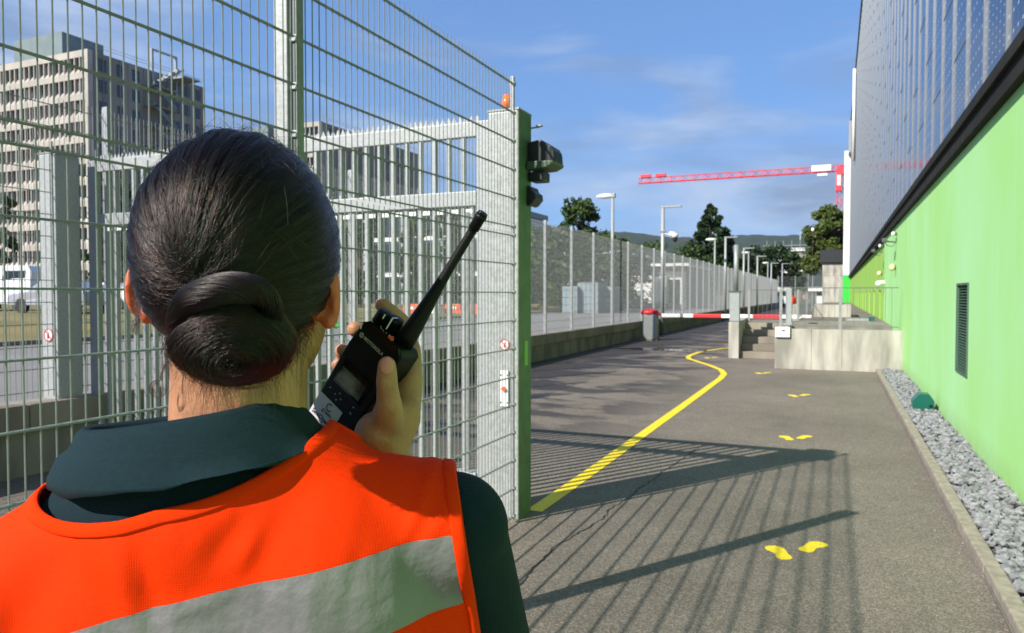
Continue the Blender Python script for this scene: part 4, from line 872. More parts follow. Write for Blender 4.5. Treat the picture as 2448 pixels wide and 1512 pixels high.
# torso frame
sh = Vector((.975, .148, .09)).normalized()            # shoulder axis in camera space (right, up, away)
def cw(v): return _cm @ Vector((v[0], v[1], -v[2]))
Sx = cw(sh); Fw = cw(Vector((-.10, .05, .98))); Fw = (Fw - Sx*Fw.dot(Sx)).normalized(); Up = Sx.cross(Fw).normalized()
if Up.z < 0: Up = -Up
TR_ = Matrix((Sx, Fw, Up)).transposed()
O = C(-.2635, -.1013, .62)                               # base of the neck
def TO(a, f, b_): return O + Sx*a + Fw*f + Up*b_
ShR = C(-.050, -.181, .638); ShL = C(-.425, -.238, .57)
ElR = C(-.018, -.38, .75); WrR = PX(915, 1082, .715)
ElL = C(-.475, -.46, .60); WrL = C(-.44, -.62, .78)
def torso(off):
    return [('ell', TO(.0, .022, -.155), (.165+off, .098+off, .17+off), TR_), ('ell', TO(.0, .03, -.33), (.150+off, .100+off, .20+off), TR_),
            ('ell', TO(.0, .03, -.52), (.165+off, .115+off, .16+off), TR_),
            ('cap', TO(.02, .01, -.066), ShR, .050+off, .042+off), ('cap', TO(-.02, .01, -.048), ShL, .050+off, .042+off),
            ('ell', TO(.0, .0, -.075), (.135+off, .074+off, .085+off), TR_), ('ell', TO(-.075, -.030, -.16), (.075+off, .052+off, .11+off), TR_), ('ell', TO(.085, -.030, -.15), (.080+off, .052+off, .11+off), TR_)]
# ---- body: one continuous skin surface
def K(u, v, d): return PX(u, v, d)
prims = torso(-.004)
prims += [('cap', Hc+Lc((0, .0, -.045)), TO(.030, .008, -.02), .0535, .056), ('ell', Hc, (.076, .092, .090), RY), ('ell', Hc+Lc((0, .040, -.045)), (.060, .066, .082), RY),
          ('cap', Hc+Lc((0, .085, -.095)), Hc+Lc((0, .07, -.09)), .018, .02), ('cap', Hc+Lc((0, .100, -.012)), Hc+Lc((0, .118, -.048)), .006, .010), ('cap', Hc+Lc((-.014, .1, -.072)), Hc+Lc((.014, .1, -.072)), .007, .007)]
for sgn, u0, v0, lu, lv in ((-1, 332, 690, 352, 755), (1, 798, 706, 785, 766)):
    R_e = RY @ Matrix.Rotation(sgn*rad(18), 3, 'Z')
    prims += [('ell', K(u0, v0, .632), (.0055, .015, .0250), R_e), ('ell', K(lu, lv, .628), (.0060, .007, .008), R_e), ('cap', K(u0-sgn*14, v0+20, .632), K(lu-sgn*8, lv-10, .63), .007, .007)]
prims += [('cap', ShR, ElR, .045, .036), ('cap', ElR, WrR, .036, .0235), ('cap', ShL, ElL, .045, .036), ('cap', ElL, WrL, .036, .024)]
# right hand round the radio
prims += [('cap', WrR, K(905, 1040, .712), .0235, .024), ('cap', K(905, 1045, .710), K(965, 985, .722), .0235, .0165), ('cap', WrR, K(960, 1000, .725), .022, .019), ('cap', K(960, 1000, .725), K(982, 905, .742), .0185, .0125),
          ('cap', K(925, 1010, .705), K(930, 968, .690), .0175, .0125), ('cap', K(930, 968, .690), K(925, 915, .683), .0118, .0098), ('cap', K(925, 915, .683), K(925, 872, .686), .0104, .0086)]
fing = [[(983, 900, .745), (984, 838, .757), (960, 768, .778), (914, 729, .770)], [(978, 925, .75), (940, 850, .795), (893, 805, .80), (848, 786, .782)], [(968, 955, .75), (905, 890, .80), (860, 850, .805), (817, 838, .785)], [(955, 985, .75), (880, 930, .80), (840, 890, .80), (806, 872, .79)]]
for q, c in enumerate(fing):
    rs = [(.0115, .0100, .0090, .0082), (.0115, .010, .0092, .0085), (.0110, .0098, .0088, .008), (.0100, .0088, .0078, .0070)][q]
    for a in range(3): prims.append(('cap', K(*c[a]), K(*c[a+1]), rs[a], rs[a+1]))
# left hand hanging in front, slightly curled
for q in range(4):
    a = WrL+Lc((-.03+.02*q, .05, -.05)); b_ = a+Lc((.0, .03, -.03)); prims += [('cap', WrL, a, .022, .011), ('cap', a, b_, .009, .008), ('cap', b_, b_+Lc((.0, -.004, -.028)), .008, .007)]
prims += [('cap', WrL, WrL+Lc((.035, .02, -.05)), .016, .009)]
# legs
for sgn in (-1, 1):
    h_ = TO(sgn*.085, .03, -.60); k_ = root+Lc((sgn*.09, .03, .50)); f_ = root+Lc((sgn*.10, .0, .09)); prims += [('cap', h_, k_, .085, .055), ('cap', k_, f_, .055, .037), ('cap', f_, f_+Lc((0, .14, -.05)), .035, .03)]
bm0 = remesh(prims, .0026, 5); bm0.materials.append(M['skin']); bm0.materials.append(mat('ear_skin', (.50, .105, .05), .5, sss=.35)); ec = [K(326, 690, .632), K(350, 757, .628), K(803, 706, .632), K(787, 768, .628)]; bm0.polygons.foreach_set('material_index', [1 if min((p.center-e).length for e in ec) < .0215 else 0 for p in bm0.polygons]); bo = bpy.data.objects.new('body', bm0); COL.objects.link(bo); bo.parent = per; bo.location = -WL[per.name]; WL[bo.name] = Vector()
mat('nail', (.58, .22, .17), .25, spec=.6)
MB().ell(K(925, 874, .6752), (.0066, .0016, .0082), 16, 10, RY @ Matrix.Rotation(rad(-6), 3, 'X')).build('thumb_nail', M['nail'], bo, smooth=True)
for sgn in (-1, 1):
    MB().ell(Hc+Lc((sgn*.031, .094, -.012)), (.012, .012, .012), 14, 10).build('eye', M['white_paint'], bo, smooth=True)
MB().ell(K(803, 776, .634), (.0032, .0032, .0032), 14, 10).build('earring', mat('earring', (.35, .75, .45), .15, .4), per, smooth=True)
# ---- shirt
pr_s = torso(.006) + [('cap', ShR, ShR+(ElR-ShR)*.92, .0455, .048), ('cap', ShL, ShL+(ElL-ShL)*.9, .050, .050), ('cap', TO(.0, .005, -.03), TO(0, .01, -.10), .066, .085)]
sm0 = remesh(pr_s, .0045, 8); V, T = tri(sm0); a_ = (V-np.array(O))
bb = a_ @ np.array(Up); aa = a_ @ np.array(Sx); ff = a_ @ np.array(Fw)
f = np.maximum(-(bb+.018), (np.hypot(aa, ff)-.075)); V, T, _ = clip(V, T, f)
shirt = tmesh('polo_shirt', V, T, M['polo'], per)
# collar: stand, roll and fall, open in front
prof = [(.070, .054, -.020), (.077, .060, .012), (.081, .064, .022), (.085, .068, .025), (.090, .073, .022), (.098, .079, .010), (.107, .086, -.004), (.116, .092, -.018), (.117, .093, -.0205), (.114, .090, -.0205), (.10, .080, -.008)]
mb = MB(); nT = 120
for i in range(nT+1):
    th = rad(90+14) + (2*PI-rad(28))*i/nT
    ct, st = math.cos(th), math.sin(th)
    back = max(0, -st)
    for a, b_, h in prof:
        wv = .0016*math.sin(th*4+1)+.0010*math.sin(th*9)+.0006*math.sin(th*17)
        mb.v.append(TO(a*ct*(1-.10*max(0, ct)**.5)+.004, b_*st+.0, h+.010*max(0, -ct)*(h < .0)+.002*back-.012*max(0, st)+wv*(h < -.02) + .004*ct*(h < -.02)))
n = len(prof); mb.f = [(i*n+k, i*n+k+1, (i+1)*n+k+1, (i+1)*n+k) for i in range(nT) for k in range(n-1)]; mb.m = [0]*len(mb.f)
mb.build('collar', M['collar_knit'], per, smooth=True, fix=False)
# ---- hi-vis vest
vm = remesh(torso(.014) + [('ell', TO(.135, .035, -.215), (.106, .106, .155), TR_), ('ell', TO(-.135, .035, -.215), (.106, .106, .155), TR_), ('ell', TO(0, .03, -.36), (.21, .115, .2), TR_), ('cap', TO(0, .01, -.06), TO(0, .01, -.10), .075, .09)], .0042, 45); V, T = tri(vm)
def abf(V): q = V-np.array(O); return q @ np.array(Sx), q @ np.array(Up), q @ np.array(Fw)
a_, b_, f_ = abf(V); nv = vnorm(V, T)
def ridge(a, b, a0, b0, ang, ln, wd, h):
    c, s = math.cos(rad(ang)), math.sin(rad(ang)); p = (a-a0)*c+(b-b0)*s; q = -(a-a0)*s+(b-b0)*c
    return h*np.exp(-(p/ln)**2-(q/wd)**2)
bk_ = (f_ < .03)
D = ridge(a_, b_, .185, -.058, 50, .022, .0045, 0.00165)+ridge(a_, b_, .178, -.075, 50, .030, .0050, 0.00220)+ridge(a_, b_, .190, -.088, 46, .020, .005, 0.00165)
D += ridge(a_, b_, -.038, -.090, 96, .034, .010, 0.00358)-ridge(a_, b_, -.022, -.088, 96, .030, .008, 0.00275)+ridge(a_, b_, .052, -.074, 55, .020, .008, 0.00302)-ridge(a_, b_, .034, -.068, 50, .022, .010, 0.00302)
D += ridge(a_, b_, .010, -.108, 10, .03, .007, 0.00165)+ridge(a_, b_, .09, -.13, 80, .05, .008, 0.00138)+ridge(a_, b_, -.01, -.14, 85, .04, .008, 0.00165)+ridge(a_, b_, .12, -.12, 70, .04, .007, -0.00138)+ridge(a_, b_, .15, -.12, 84, .04, .006, 0.00110)-ridge(a_, b_, .055, -.13, 80, .05, .008, 0.00138)
D += ridge(a_, b_, .0, -.055, 80, .012, .006, 0.00066)+ridge(a_, b_, .04, -.05, 75, .012, .006, 0.00066)
V = V + nv*(D*bk_)[:, None]
neckc = -.006
fn = np.sqrt(((a_-neckc)/.116)**2 + 0*a_)
def neck_field(a, b, f):
    low = np.where(f < .03, -.036+.10*np.minimum(0, a+.03)**2*0, -.12); t = np.clip(np.abs((a-neckc)/.126), 0, 1.4)
    edge = low + .036*t**np.where(a < neckc, 4.5, 2.2)-.004*(a < neckc)*np.clip((neckc-a)/.03, 0, 1)                      # height of the neckline at this sideways position
    e = edge - b
    side = (np.abs(a-neckc)-.126)
    return np.maximum(e, side)
fld = np.minimum(neck_field(a_, b_, f_)*1.0, np.minimum((.208 - a_), np.minimum(a_+.205, b_+.62)))
V1, T1, cutv = clip(V, T, fld)
vest = tmesh('safety_vest', V1, T1, M['hivis'], per)
mod = vest.modifiers.new('t', 'SOLIDIFY'); mod.thickness = .0012; mod.offset = -1
nv1 = vnorm(V1, T1)
for lp, closed in loops(T1, cutv):
    P_ = V1[lp]
    for _ in range(3):
        Q = P_.copy(); Q[1:-1] = (P_[:-2]+P_[1:-1]*2+P_[2:])/4; P_ = Q
    P_ = P_[::2]; nn = nv1[lp][::2]
    if closed: P_ = np.concatenate([P_[:-1], P_[:2]]); nn = np.concatenate([nn[:-1], nn[:2]])
    if len(P_) < 12 or P_[:, 2].max() < 1.2: continue
    # flat sewn binding: a rounded band following the edge
    tg = np.gradient(P_, axis=0); tg /= np.maximum(np.linalg.norm(tg, axis=1), 1e-9)[:, None]
    bi = np.cross(tg, nn); cen = V1.mean(0)
    sgn = 1
    k0 = len(P_)//2; inside = V1[np.argsort(((V1-P_[k0])**2).sum(1))[:40]].mean(0)-P_[k0]
    if bi[k0] @ inside < 0: sgn = -1
    mb = MB(); m_ = len(P_); prof2 = [(-.0012, -.0012), (-.0015, .0010), (.0005, .0022), (.0040, .0023), (.0080, .0021), (.0090, .0012), (.0093, -.0005)]
    for i in range(m_):
        for x, y in prof2: mb.v.append(tuple(P_[i]+bi[i]*sgn*x+nn[i]*y))
    q = len(prof2); mb.f = [(i*q+k, i*q+k+1, (i+1)*q+k+1, (i+1)*q+k) for i in range(m_-1) for k in range(q-1)]; mb.m = [0]*len(mb.f)
    mb.build('edge_binding', M['binding'], vest, smooth=True, fix=False)
a1, b1, f1 = abf(V1)
u1 = a1+.06; fs = np.minimum(np.minimum((-.1077+.0699*u1-.26*u1*(a1-.073)) - b1, b1-(-.1784+.116*u1-.75*u1*(a1-.133))), .199-a1)
V2, T2, _ = clip(V1+nv1*.0012, T1, fs); tmesh('reflective_band', V2, T2, M['reflective'], vest)
fs = np.minimum(np.minimum(-.36 - b1, b1+.41), .199-a1); V2, T2, _ = clip(V1+nv1*.0012, T1, fs); tmesh('reflective_band', V2, T2, M['reflective'], vest)
# trousers and shoes
pt = [('ell', TO(.0, .03, -.60), (.165, .12, .14), TR_)]
for sgn in (-1, 1):
    h_ = TO(sgn*.085, .03, -.62); k_ = root+Lc((sgn*.09, .03, .50)); f_ = root+Lc((sgn*.10, .0, .13)); pt += [('cap', h_, k_, .098, .072), ('cap', k_, f_, .072, .066)]
tm_ = remesh(pt, .008, 4); tm_.materials.append(M['trousers']); o = bpy.data.objects.new('trousers', tm_); COL.objects.link(o); o.parent = per; o.location = -WL[per.name]
for sgn in (-1, 1):
    f_ = root+Lc((sgn*.10, .05, .045)); q = remesh([('ell', f_, (.046, .135, .044), RY), ('ell', f_+Lc((0, -.06, .03)), (.045, .06, .06), RY)], .006, 3); q.materials.append(M['rubber']); o = bpy.data.objects.new('shoe', q); COL.objects.link(o); o.parent = per; o.location = -WL[per.name]
# ---- hair
def hairmat():
    m = bpy.data.materials.new('hair_strand'); m.use_nodes = True; t = m.node_tree; t.nodes.clear()
    h = N(t, 'ShaderNodeBsdfHairPrincipled', parametrization='MELANIN'); o = N(t, 'ShaderNodeOutputMaterial')
    h.inputs['Melanin'].default_value = .965; h.inputs['Melanin Redness'].default_value = .7; h.inputs['Roughness'].default_value = .26; h.inputs['Radial Roughness'].default_value = .45; h.inputs['IOR'].default_value = 1.47
    h.inputs['Random Color'].default_value = .25; h.inputs['Random Roughness'].default_value = .4
    L(t, h.outputs[0], o.inputs['Surface']); M['hair_strand'] = m
hairmat(); mat('scalp', (.007, .005, .004), .7, var=.3, vscale=200, spec=.1)
HR = np.array([.0785, .1020, .0970]); Rn = np.array(RY); Hn = np.array(Hc)
def on_head(d, off): d = d/np.linalg.norm(d, axis=-1, keepdims=True); return (d*(HR*off)) @ Rn.T + Hn
def hair_line(w):        # hair grows here: (x right, y forward, z up) unit directions
    x, y, z = w[..., 0], w[..., 1], w[..., 2]
    return (z > -.90 + .45*np.abs(x)**2) & ((y < .30+.5*z) | (z > .55)) & ~((np.abs(x) > .80) & (z < -.50) & (y > -.3)) & ~((y > .72) & (z < .62))
# scalp shell
u_, v_ = np.meshgrid(np.linspace(0, 2*PI, 121), np.linspace(0.001, PI-.001, 81)); dd = np.stack([np.sin(v_)*np.cos(u_), np.sin(v_)*np.sin(u_), np.cos(v_)], -1).reshape(-1, 3)
Vh = on_head(dd, .962); Th = []
for j in range(80):
    for i in range(120): a = j*121+i; Th += [(a, a+1, a+122), (a, a+122, a+121)]
msk = hair_line(dd).astype(float)-.5
Vh, Th, _ = clip(Vh, Th, msk); hair = tmesh('hair', Vh, Th, M['scalp'], per)
def curves(name, strands, rad_root, parent, m=None):
    hc = bpy.data.hair_curves.new(name); hc.add_curves([len(s) for s in strands])
    P_ = np.concatenate(strands).astype(np.float32); hc.attributes['position'].data.foreach_set('vector', P_.ravel())
    r = np.concatenate([np.linspace(1, .55, len(s))*rad_root*rng.uniform(.7, 1.2) for s in strands]).astype(np.float32)
    at = hc.attributes.get('radius') or hc.attributes.new('radius', 'FLOAT', 'POINT'); at.data.foreach_set('value', r)
    hc.materials.append(m or M['hair_strand']); o = bpy.data.objects.new(name, hc); COL.objects.link(o); o.parent = parent; o.location = -WL[parent.name]; WL[o.name] = Vector(); return o
tdir = np.array([.00, -.955, -.30]); tdir /= np.linalg.norm(tdir)
h1 = np.cross(tdir, [1., 0, 0]); h1 /= np.linalg.norm(h1); h2 = np.cross(tdir, h1)
st = []; n_ = 0
while n_ < 23000:
    s0 = rng.normal(size=3); s0 /= np.linalg.norm(s0)
    if not hair_line(s0) or s0[1] > .75: continue
    ang = math.acos(np.clip(s0 @ tdir, -1, 1))
    if ang < .12: continue
    # the target fans out a little around the bun, so locks keep a direction of their own
    lk = np.array([noise.noise(Vector((s0[0]*9, s0[1]*9, s0[2]*9))), noise.noise(Vector((s0[0]*9+5, s0[1]*9, s0[2]*9))), noise.noise(Vector((s0[0]*9, s0[1]*9+5, s0[2]*9)))])
    tg = tdir + lk*.26 + rng.normal(size=3)*.045; tg /= np.linalg.norm(tg)
    ang = math.acos(np.clip(s0 @ tg, -1, 1)); ln = min(ang*.96, rng.uniform(.45, 1.1)); k = 9
    tt = np.linspace(0, ln/ang, k)[:, None]; w = (np.sin((1-tt)*ang)*s0+np.sin(tt*ang)*tg)/math.sin(ang)
    # groove between the crown hair and the swept side hair; lock relief
    az = [math.atan2(q @ h1, q @ h2) for q in w]; rel = np.array([.020*noise.noise(Vector((math.cos(a)*5, math.sin(a)*5, q[1]*.8)))+.020*noise.noise(Vector((math.cos(a)*17, math.sin(a)*16, q[1]*2))) + .014*noise.noise(Vector((q[0]*2.2, q[1]*2.2, q[2]*2.2+3))) for a, q in zip(az, w)])[:, None]
    off = .998+rel+rng.uniform(-.014, .010)+.006*np.sin(tt*PI)*rng.uniform(0, 1)*rng.integers(0, 2)
    wob = rng.normal(size=(k, 3))*.0016 + rng.normal(size=3)*.013*tt*(1-tt)*4
    st.append(on_head(w+wob, off)); n_ += 1
curves('hair_strands', st, .00020, hair)
# flyaways
st = []
for i in range(520):
    s0 = rng.normal(size=3); s0 /= np.linalg.norm(s0)
    if not hair_line(s0): continue
    tg = tdir+rng.normal(size=3)*.7; tg /= np.linalg.norm(tg); ang = math.acos(np.clip(s0 @ tg, -1, 1)); k = 12
    tt = np.linspace(0, min(1, rng.uniform(.25, .6)/max(ang, .3)), k)[:, None]; w = (np.sin((1-tt)*ang)*s0+np.sin(tt*ang)*tg)/max(.05, math.sin(ang))
    st.append(on_head(w, 1.0+tt/tt.max()*rng.uniform(.01, .11)+.012*np.sin(tt*9+i)))
for i in range(170):      # frizz standing up from the crown
    x = rng.uniform(-.7, .75); s0 = np.array([x, rng.uniform(-.5, .3), 1.0]); s0 /= np.linalg.norm(s0); k = 8; tt = np.linspace(0, 1, k)[:, None]
    st.append(on_head(s0+tt*np.array([rng.uniform(-.3, .3), rng.uniform(-.3, .3), 0]), 1.0+tt*rng.uniform(.03, .12)))
curves('flyaway_hair', st, .00013, hair)
# bun: low whorl with a twisted roll over it
bun_c = PX(558, 816, .520); bun = None
Br = np.array([.0390, .033, .0285]); Bn = np.array(bun_c)
mb = MB().ell(bun_c, tuple(Br*.97), 40, 26, RY); roll_px = [(436, 815, .520), (430, 770, .506), (452, 722, .498), (500, 698, .493), (556, 687, .493), (608, 695, .496), (640, 721, .503), (656, 764, .515)]
roll = [K(*p) for p in roll_px]
def spl(P_, n):
    P_ = np.array(P_); t = np.linspace(0, len(P_)-1, n); o = []
    for q in t:
        i = min(int(q), len(P_)-2); f = q-i; p0 = P_[max(i-1, 0)]; p1 = P_[i]; p2 = P_[i+1]; p3 = P_[min(i+2, len(P_)-1)]
        o.append(.5*(2*p1+(p2-p0)*f+(2*p0-5*p1+4*p2-p3)*f*f+(3*p1-p0-3*p2+p3)*f**3))
    return np.array(o)
rl = spl(roll, 40); rr = .0092*np.sin(np.linspace(.5, PI-.5, 40))**.5; mb.path([Vector(p) for p in rl], [float(q)*.96 for q in rr], 14)
mb.ell(PX(556, 760, .535), (.034, .03, .025), 24, 16, RY)
bun = mb.build('hair_bun', M['scalp'], per, smooth=True)
st = []
ax = np.array([.25, -.85, -.42]); ax /= np.linalg.norm(ax); e1 = np.cross(ax, [0, 0, 1]); e1 /= np.linalg.norm(e1); e2 = np.cross(ax, e1)
for i in range(6500):
    th = math.acos(rng.uniform(-.35, .998)); p0 = rng.uniform(0, 2*PI); ln = rng.uniform(1.0, 2.4); k = 12; ph = p0+np.linspace(0, ln, k); thv = th+rng.normal()*.16*np.linspace(-.5, .5, k)+.10*math.sin(p0*3+th*4)+.05*rng.normal()
    w = ax*np.cos(thv)[:, None]+(e1*np.cos(ph)[:, None]+e2*np.sin(ph)[:, None])*np.sin(thv)[:, None]
    rel = .09*np.array([noise.noise(Vector((th*9, math.cos(q)*.6, math.sin(q)*.6))) for q in ph])[:, None]
    st.append((w*(Br*(1.0+rel+rng.uniform(-.03, .06)+.03*(rng.uniform() < .08)))) @ Rn.T + Bn + rng.normal(size=(k, 3))*.00012)
for i in range(2600):
    i0 = rng.integers(0, 24); m_ = rng.integers(10, 16); seg = rl[i0:i0+m_]; m_ = len(seg); tg = np.gradient(seg, axis=0); tg /= np.linalg.norm(tg, axis=1)[:, None]
    nx = np.cross(tg, np.array(Lc((0, -1, 0)))); nx /= np.linalg.norm(nx, axis=1)[:, None]; ny_ = np.cross(tg, nx); ph = rng.uniform(0, 2*PI)+np.linspace(0, 1.1, m_)*(m_/14)
    r = rr[i0:i0+m_]*(1+rng.uniform(-.02, .16)); st.append(seg+(nx*np.cos(ph)[:, None]+ny_*np.sin(ph)[:, None])*r[:, None])
curves('hair_strands', st, .00022, bun)
st = []
for i in range(650):
    p0 = rng.uniform(0, 2*PI); th = rng.uniform(.2, 1.6); k = 9; ph = p0+np.linspace(0, rng.uniform(.4, 1.2), k); w = ax*math.cos(th)+(e1*np.cos(ph)[:, None]+e2*np.sin(ph)[:, None])*math.sin(th)
    st.append((w*(Br*(1.03+np.linspace(0, rng.uniform(.02, .22), k)[:, None]))) @ Rn.T + Bn)
curves('flyaway_hair', st, .00012, bun)
# nape fuzz, ear wisps and the loose curl
st = []
for i in range(2600):
    u = rng.uniform(392, 745); vt = 880+14*math.sin(u*.03) - max(0, u-640)*.9 - max(0, 470-u)*.35; v0 = vt-rng.uniform(0, 75); hl = rng.exponential(20)+4
    k = 6; tt = np.linspace(0, 1, k); du = rng.normal()*22 + (540-u)*.04
    d0 = .625 - math.sqrt(max(0, .0605**2 - min(.0600, abs(u-565)*.62/1780)**2)) - .0008
    st.append(np.array([K(u+du*q+6*math.sin(q*4+i), v0+hl*q*1.6, d0-.0008*q) for q in tt]))
for i in range(46):
    a0 = rng.uniform(-.3, .3); st.append(np.array([K(332+rng.normal()*7-14*q+10*math.sin(q*2.6+a0)*rng.uniform(.3, 1), 688+112*q*rng.uniform(.85, 1.05), .60-.01*q) for q in np.linspace(0, 1, 10)]))
for i in range(20):
    r0 = rng.uniform(9, 23); p0 = rng.uniform(-1.8, -1.2); lg = rng.uniform(3.8, 6.0)
    st.append(np.array([K(378+(r0-2*q)*math.cos(p0-q*lg), 929+(r0-2*q)*math.sin(p0-q*lg), .575-.004*q) for q in np.linspace(0, 1, 16)]))
    st.append(np.array([K(396+rng.normal()*2-10*math.sin(q*2), 870+40*q, .572) for q in np.linspace(0, 1, 5)]))
curves('loose_hair', st, .00010, hair)
# ================================================================== RADIO
TL = Vector((-.1438, -.0010, .7210)); Wv = Vector((.715, -.578, -.393)); Bv = Vector((.461, -.032, .887)); Av = Vector((.525, .816, -.244))
def RD(a, b_, c): p = TL+Wv*a+Bv*b_+Av*c; return C(*p)
w_w = cw(Wv).normalized(); w_b = cw(Bv).normalized(); w_a = cw(Av).normalized(); RM = Matrix((w_w, w_b, w_a)).transposed(); R0 = RD(0, 0, 0)
def rb(mb, bevel=0, name='x', m=None, par=None, smooth=False):
    mb.v = [tuple(R0 + RM @ Vector(v)) for v in mb.v]; return mb.build(name, m, par, smooth=smooth, bevel=bevel)
radio = thing('two_way_radio', 'black handheld two-way radio with a long antenna held up beside the ear', 'radio', RD(.03, .015, -.12))
mat('radio_black', (.0035, .004, .0045), .48, bump=.15, bscale=900, spec=.22); mat('radio_gloss', (.003, .003, .004), .15, spec=.4); mat('lcd', (.10, .11, .11), .12, col2=(.03, .03, .03), vscale=45, thr=(.4, .6)); mat('label_white', (.50, .48, .54), .35); mat('print_grey', (.40, .40, .40), .5)
rb(MB().prism([(.000, -.130), (.055, -.130), (.057, -.045), (.059, -.004), (.053, .0), (.010, .001), (.002, -.004), (-.001, -.03)], 1, 0, .030), .0022, 'body', M['radio_black'], radio)
rb(MB().box(.003, .052, .030, .040, -.128, -.030), .003, 'battery', M['radio_black'], radio)
rb(MB().prism([(.002, -.004), (.010, .003), (.052, .001), (.058, -.006)], 1, -.0012, -.0002), 0, 'top_ridge', M['radio_gloss'], radio)
def kn(a, b_, r, h, nm):
    mb = MB().tube((a, b_, .001), (a, b_, h*.75), r*1.05, r, n=20).tube((a, b_, h*.75), (a, b_, h), r, r*.86, n=20); o = rb(mb, 0, nm, M['radio_black'], radio, True); return o
k1 = kn(.0105, .013, .0078, .015, 'knob'); k2 = kn(.0245, .015, .0080, .017, 'knob')
rb(MB().box(.0238, .0252, .0066, .0072, .004, .0168).box(.0238, .0252, .0068, .0145, .0171, .0174), 0, 'index_mark', M['white_paint'], k2); rb(MB().box(.0150, .0160, .0058, .0066, .010, .0150), 0, 'index_mark', M['white_paint'], k1)
rb(MB().path([(.0040, -.0004, -.0105), (.0028, -.0006, -.0075), (.0030, -.0006, -.0045), (.0046, -.0005, -.0025)], .0006, 6), 0, 'power_mark', M['white_paint'], radio)
mb = MB()
for i in range(7):
    a = rad(200+22*i); mb.ell((.0245+.0100*math.cos(a), .015+.0100*math.sin(a), .0016), (.0006, .0006, .0004), 6, 4)
rb(mb, 0, 'dial_dots', M['white_paint'], radio, False)
rb(MB().tube((.0355, .0045, .0), (.0355, .0045, .0022), .0032, n=18), 0, 'alert_button', M['orange_plastic'], radio)
an = rb(MB().path([(.043, .018, q) for q in (.0, .012, .020, .032, .060, .085, .128, .131, .1315, .143, .1435, .147)], [.0095, .0093, .0088, .0080, .0058, .0045, .0041, .0041, .0052, .0052, .0057, .0055], 20), 0, 'antenna', M['radio_black'], radio, True)
rb(MB().path([(.043, .018, q) for q in (.1472, .1495, .1502)], [.0050, .0048, .0030], 20), 0, 'tip_cap', M['radio_gloss'], an, True)
sc_ = rb(MB().box(.0065, .0475, -.0006, -.0001, -.071, -.044), 0, 'display_bezel', M['radio_gloss'], radio); rb(MB().box(.0085, .0435, -.0009, -.0007, -.0685, -.052), 0, 'display', M['lcd'], sc_)
rb(MB().box(.0005, .0350, -.0007, -.0001, -.125, -.0895), 0, 'label_sticker', M['label_white'], radio)
for i, (a, c, rt) in enumerate([(.008, -.079, 0), (.021, -.0765, 90), (.021, -.0845, -90), (.0165, -.0805, 180), (.0255, -.0805, 0)]):
    R2 = Matrix.Rotation(rad(-rt), 3, 'Y'); tr3 = [Vector((a, -.0004, c))+R2 @ Vector(q)*.0011 for q in ((1, 0, 0), (-.6, 0, .9), (-.6, 0, -.9))]; mb = MB(); mb.add(tr3, [(0, 1, 2)]); rb(mb, 0, 'key_mark', M['print_grey'], radio)
def text(s_, a, c, size, m, y=-.0010, rot=0, italic=0, par=None, name='lettering'):
    cu = bpy.data.curves.new('txt', 'FONT'); cu.body = s_; cu.size = size; cu.extrude = .00008; cu.space_character = 1.05; cu.offset = size*.018 if italic else 0
    o = bpy.data.objects.new('txt', cu); COL.objects.link(o); dg = bpy.context.evaluated_depsgraph_get(); me = bpy.data.meshes.new_from_object(o.evaluated_get(dg)); bpy.data.objects.remove(o)
    R2 = Matrix.Rotation(rad(rot), 3, 'Y')
    for v in me.vertices: v.co = R0 + RM @ (Vector((a, y, c)) + R2 @ Vector((v.co.x, -v.co.z, v.co.y)))
    me.materials.clear(); me.materials.append(m); o = bpy.data.objects.new(name, me); COL.objects.link(o); o.parent = par or radio; o.location = -WL[(par or radio).name]
text('MOTOROLA', .0125, -.0165, .0048, M['print_grey'], y=-.0003, italic=1)
mb = MB().tube((.0085, -.0001, -.0148), (.0085, -.0004, -.0148), .0026, n=24); lg_ = rb(mb, 0, 'round_emblem', M['print_grey'], radio); text('M', .0070, -.0163, .0042, M['ink'], y=-.0006)
text('green', .0125, -.1035, .0060, M['ink']); text('SecOps L', .0035, -.1120, .0068, M['ink'], italic=1); text('3', .0305, -.1120, .0062, M['ink'], italic=1)
mb = MB(); n = 22
for i in range(n+1):
    a = rad(60+280*i/n)
    for r in (.0030, .0043): mb.v.append((.0195+r*math.cos(a), -.0010, -.0955+r*math.sin(a)))
mb.f = [(2*i, 2*i+1, 2*i+3, 2*i+2) for i in range(n)]; mb.m = [0]*n; mb.v = [tuple(R0+RM @ Vector(v)) for v in mb.v]; mb.build('round_emblem', M['ink'], radio, fix=False)
rb(MB().box(.003, .034, -.0009, -.0008, -.1150, -.1146), 0, 'underline', M['ink'], radio)
text('P1', .0415, -.0780, .0028, M['print_grey'], y=-.0003); text('P2', .0415, -.0850, .0028, M['print_grey'], y=-.0003)
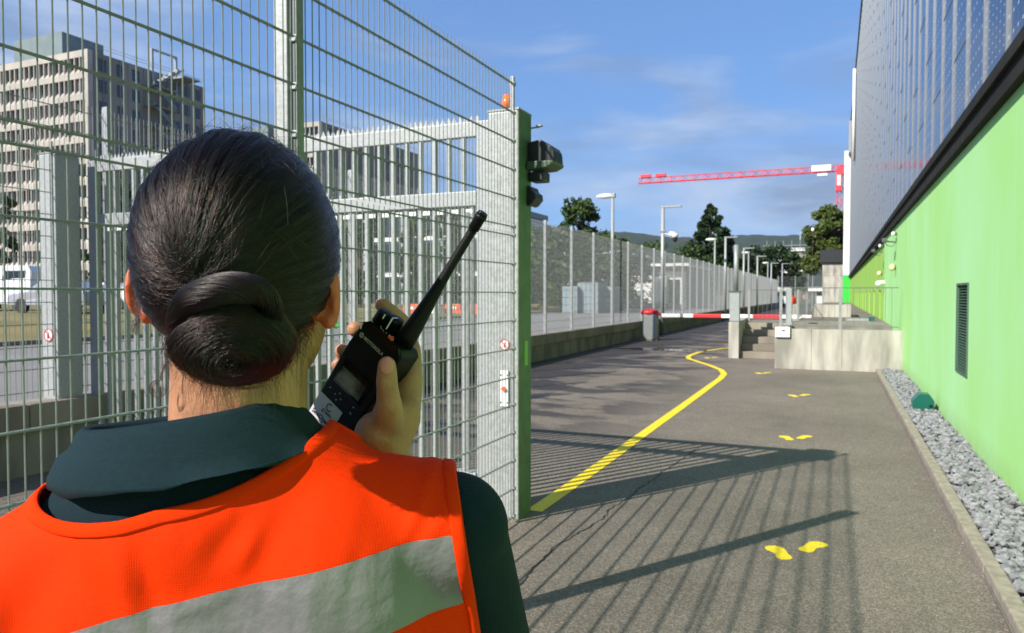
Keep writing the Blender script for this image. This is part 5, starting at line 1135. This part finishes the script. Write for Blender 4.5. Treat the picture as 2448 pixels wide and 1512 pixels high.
# ================================================================== far worker on the road
x, y = corner(1894, 60); fp = Vector((x, y, 0)); wk = thing('person', 'distant worker in an orange jacket walking on the road behind the barrier', 'person', fp)
def F(a, b_, c): return fp+Lc((a, b_, c))
pr_ = [('ell', F(0, 0, 1.60), (.085, .10, .12), RY), ('cap', F(0, 0, 1.45), F(0, 0, 1.35), .05, .08), ('ell', F(0, 0, 1.2), (.19, .12, .27), RY), ('cap', F(-.2, 0, 1.38), F(-.27, .03, 1.05), .055, .04), ('cap', F(-.27, .03, 1.05), F(-.25, .12, .82), .04, .035), ('cap', F(.2, 0, 1.38), F(.27, .03, 1.05), .055, .04), ('cap', F(.27, .03, 1.05), F(.25, .12, .82), .04, .035),
       ('cap', F(-.09, 0, .92), F(-.1, .05, .48), .09, .06), ('cap', F(-.1, .05, .48), F(-.1, -.05, .05), .055, .045), ('cap', F(.09, 0, .92), F(.1, -.02, .48), .09, .06), ('cap', F(.1, -.02, .48), F(.1, .1, .05), .055, .045)]
q = remesh(pr_, .02, 2); q.materials.append(M['skin_far']); o = bpy.data.objects.new('body', q); COL.objects.link(o); o.parent = wk; o.location = -WL[wk.name]
q = remesh([('ell', F(0, 0, 1.16), (.22, .15, .33), RY), ('cap', F(-.2, 0, 1.38), F(-.28, .03, 1.03), .075, .06), ('cap', F(.2, 0, 1.38), F(.28, .03, 1.03), .075, .06)], .02, 2); q.materials.append(M['hivis']); o = bpy.data.objects.new('jacket', q); COL.objects.link(o); o.parent = wk; o.location = -WL[wk.name]
q = remesh([('cap', F(-.09, 0, .90), F(-.1, .05, .48), .10, .075), ('cap', F(-.1, .05, .48), F(-.1, -.05, .08), .07, .06), ('cap', F(.09, 0, .90), F(.1, -.02, .48), .10, .075), ('cap', F(.1, -.02, .48), F(.1, .1, .08), .07, .06)], .02, 2); q.materials.append(M['trousers']); o = bpy.data.objects.new('trousers', q); COL.objects.link(o); o.parent = wk; o.location = -WL[wk.name]
MB().ell(F(0, -.01, 1.66), (.095, .11, .09), 14, 10, RY).build('hair', M['scalp'], wk, smooth=True)
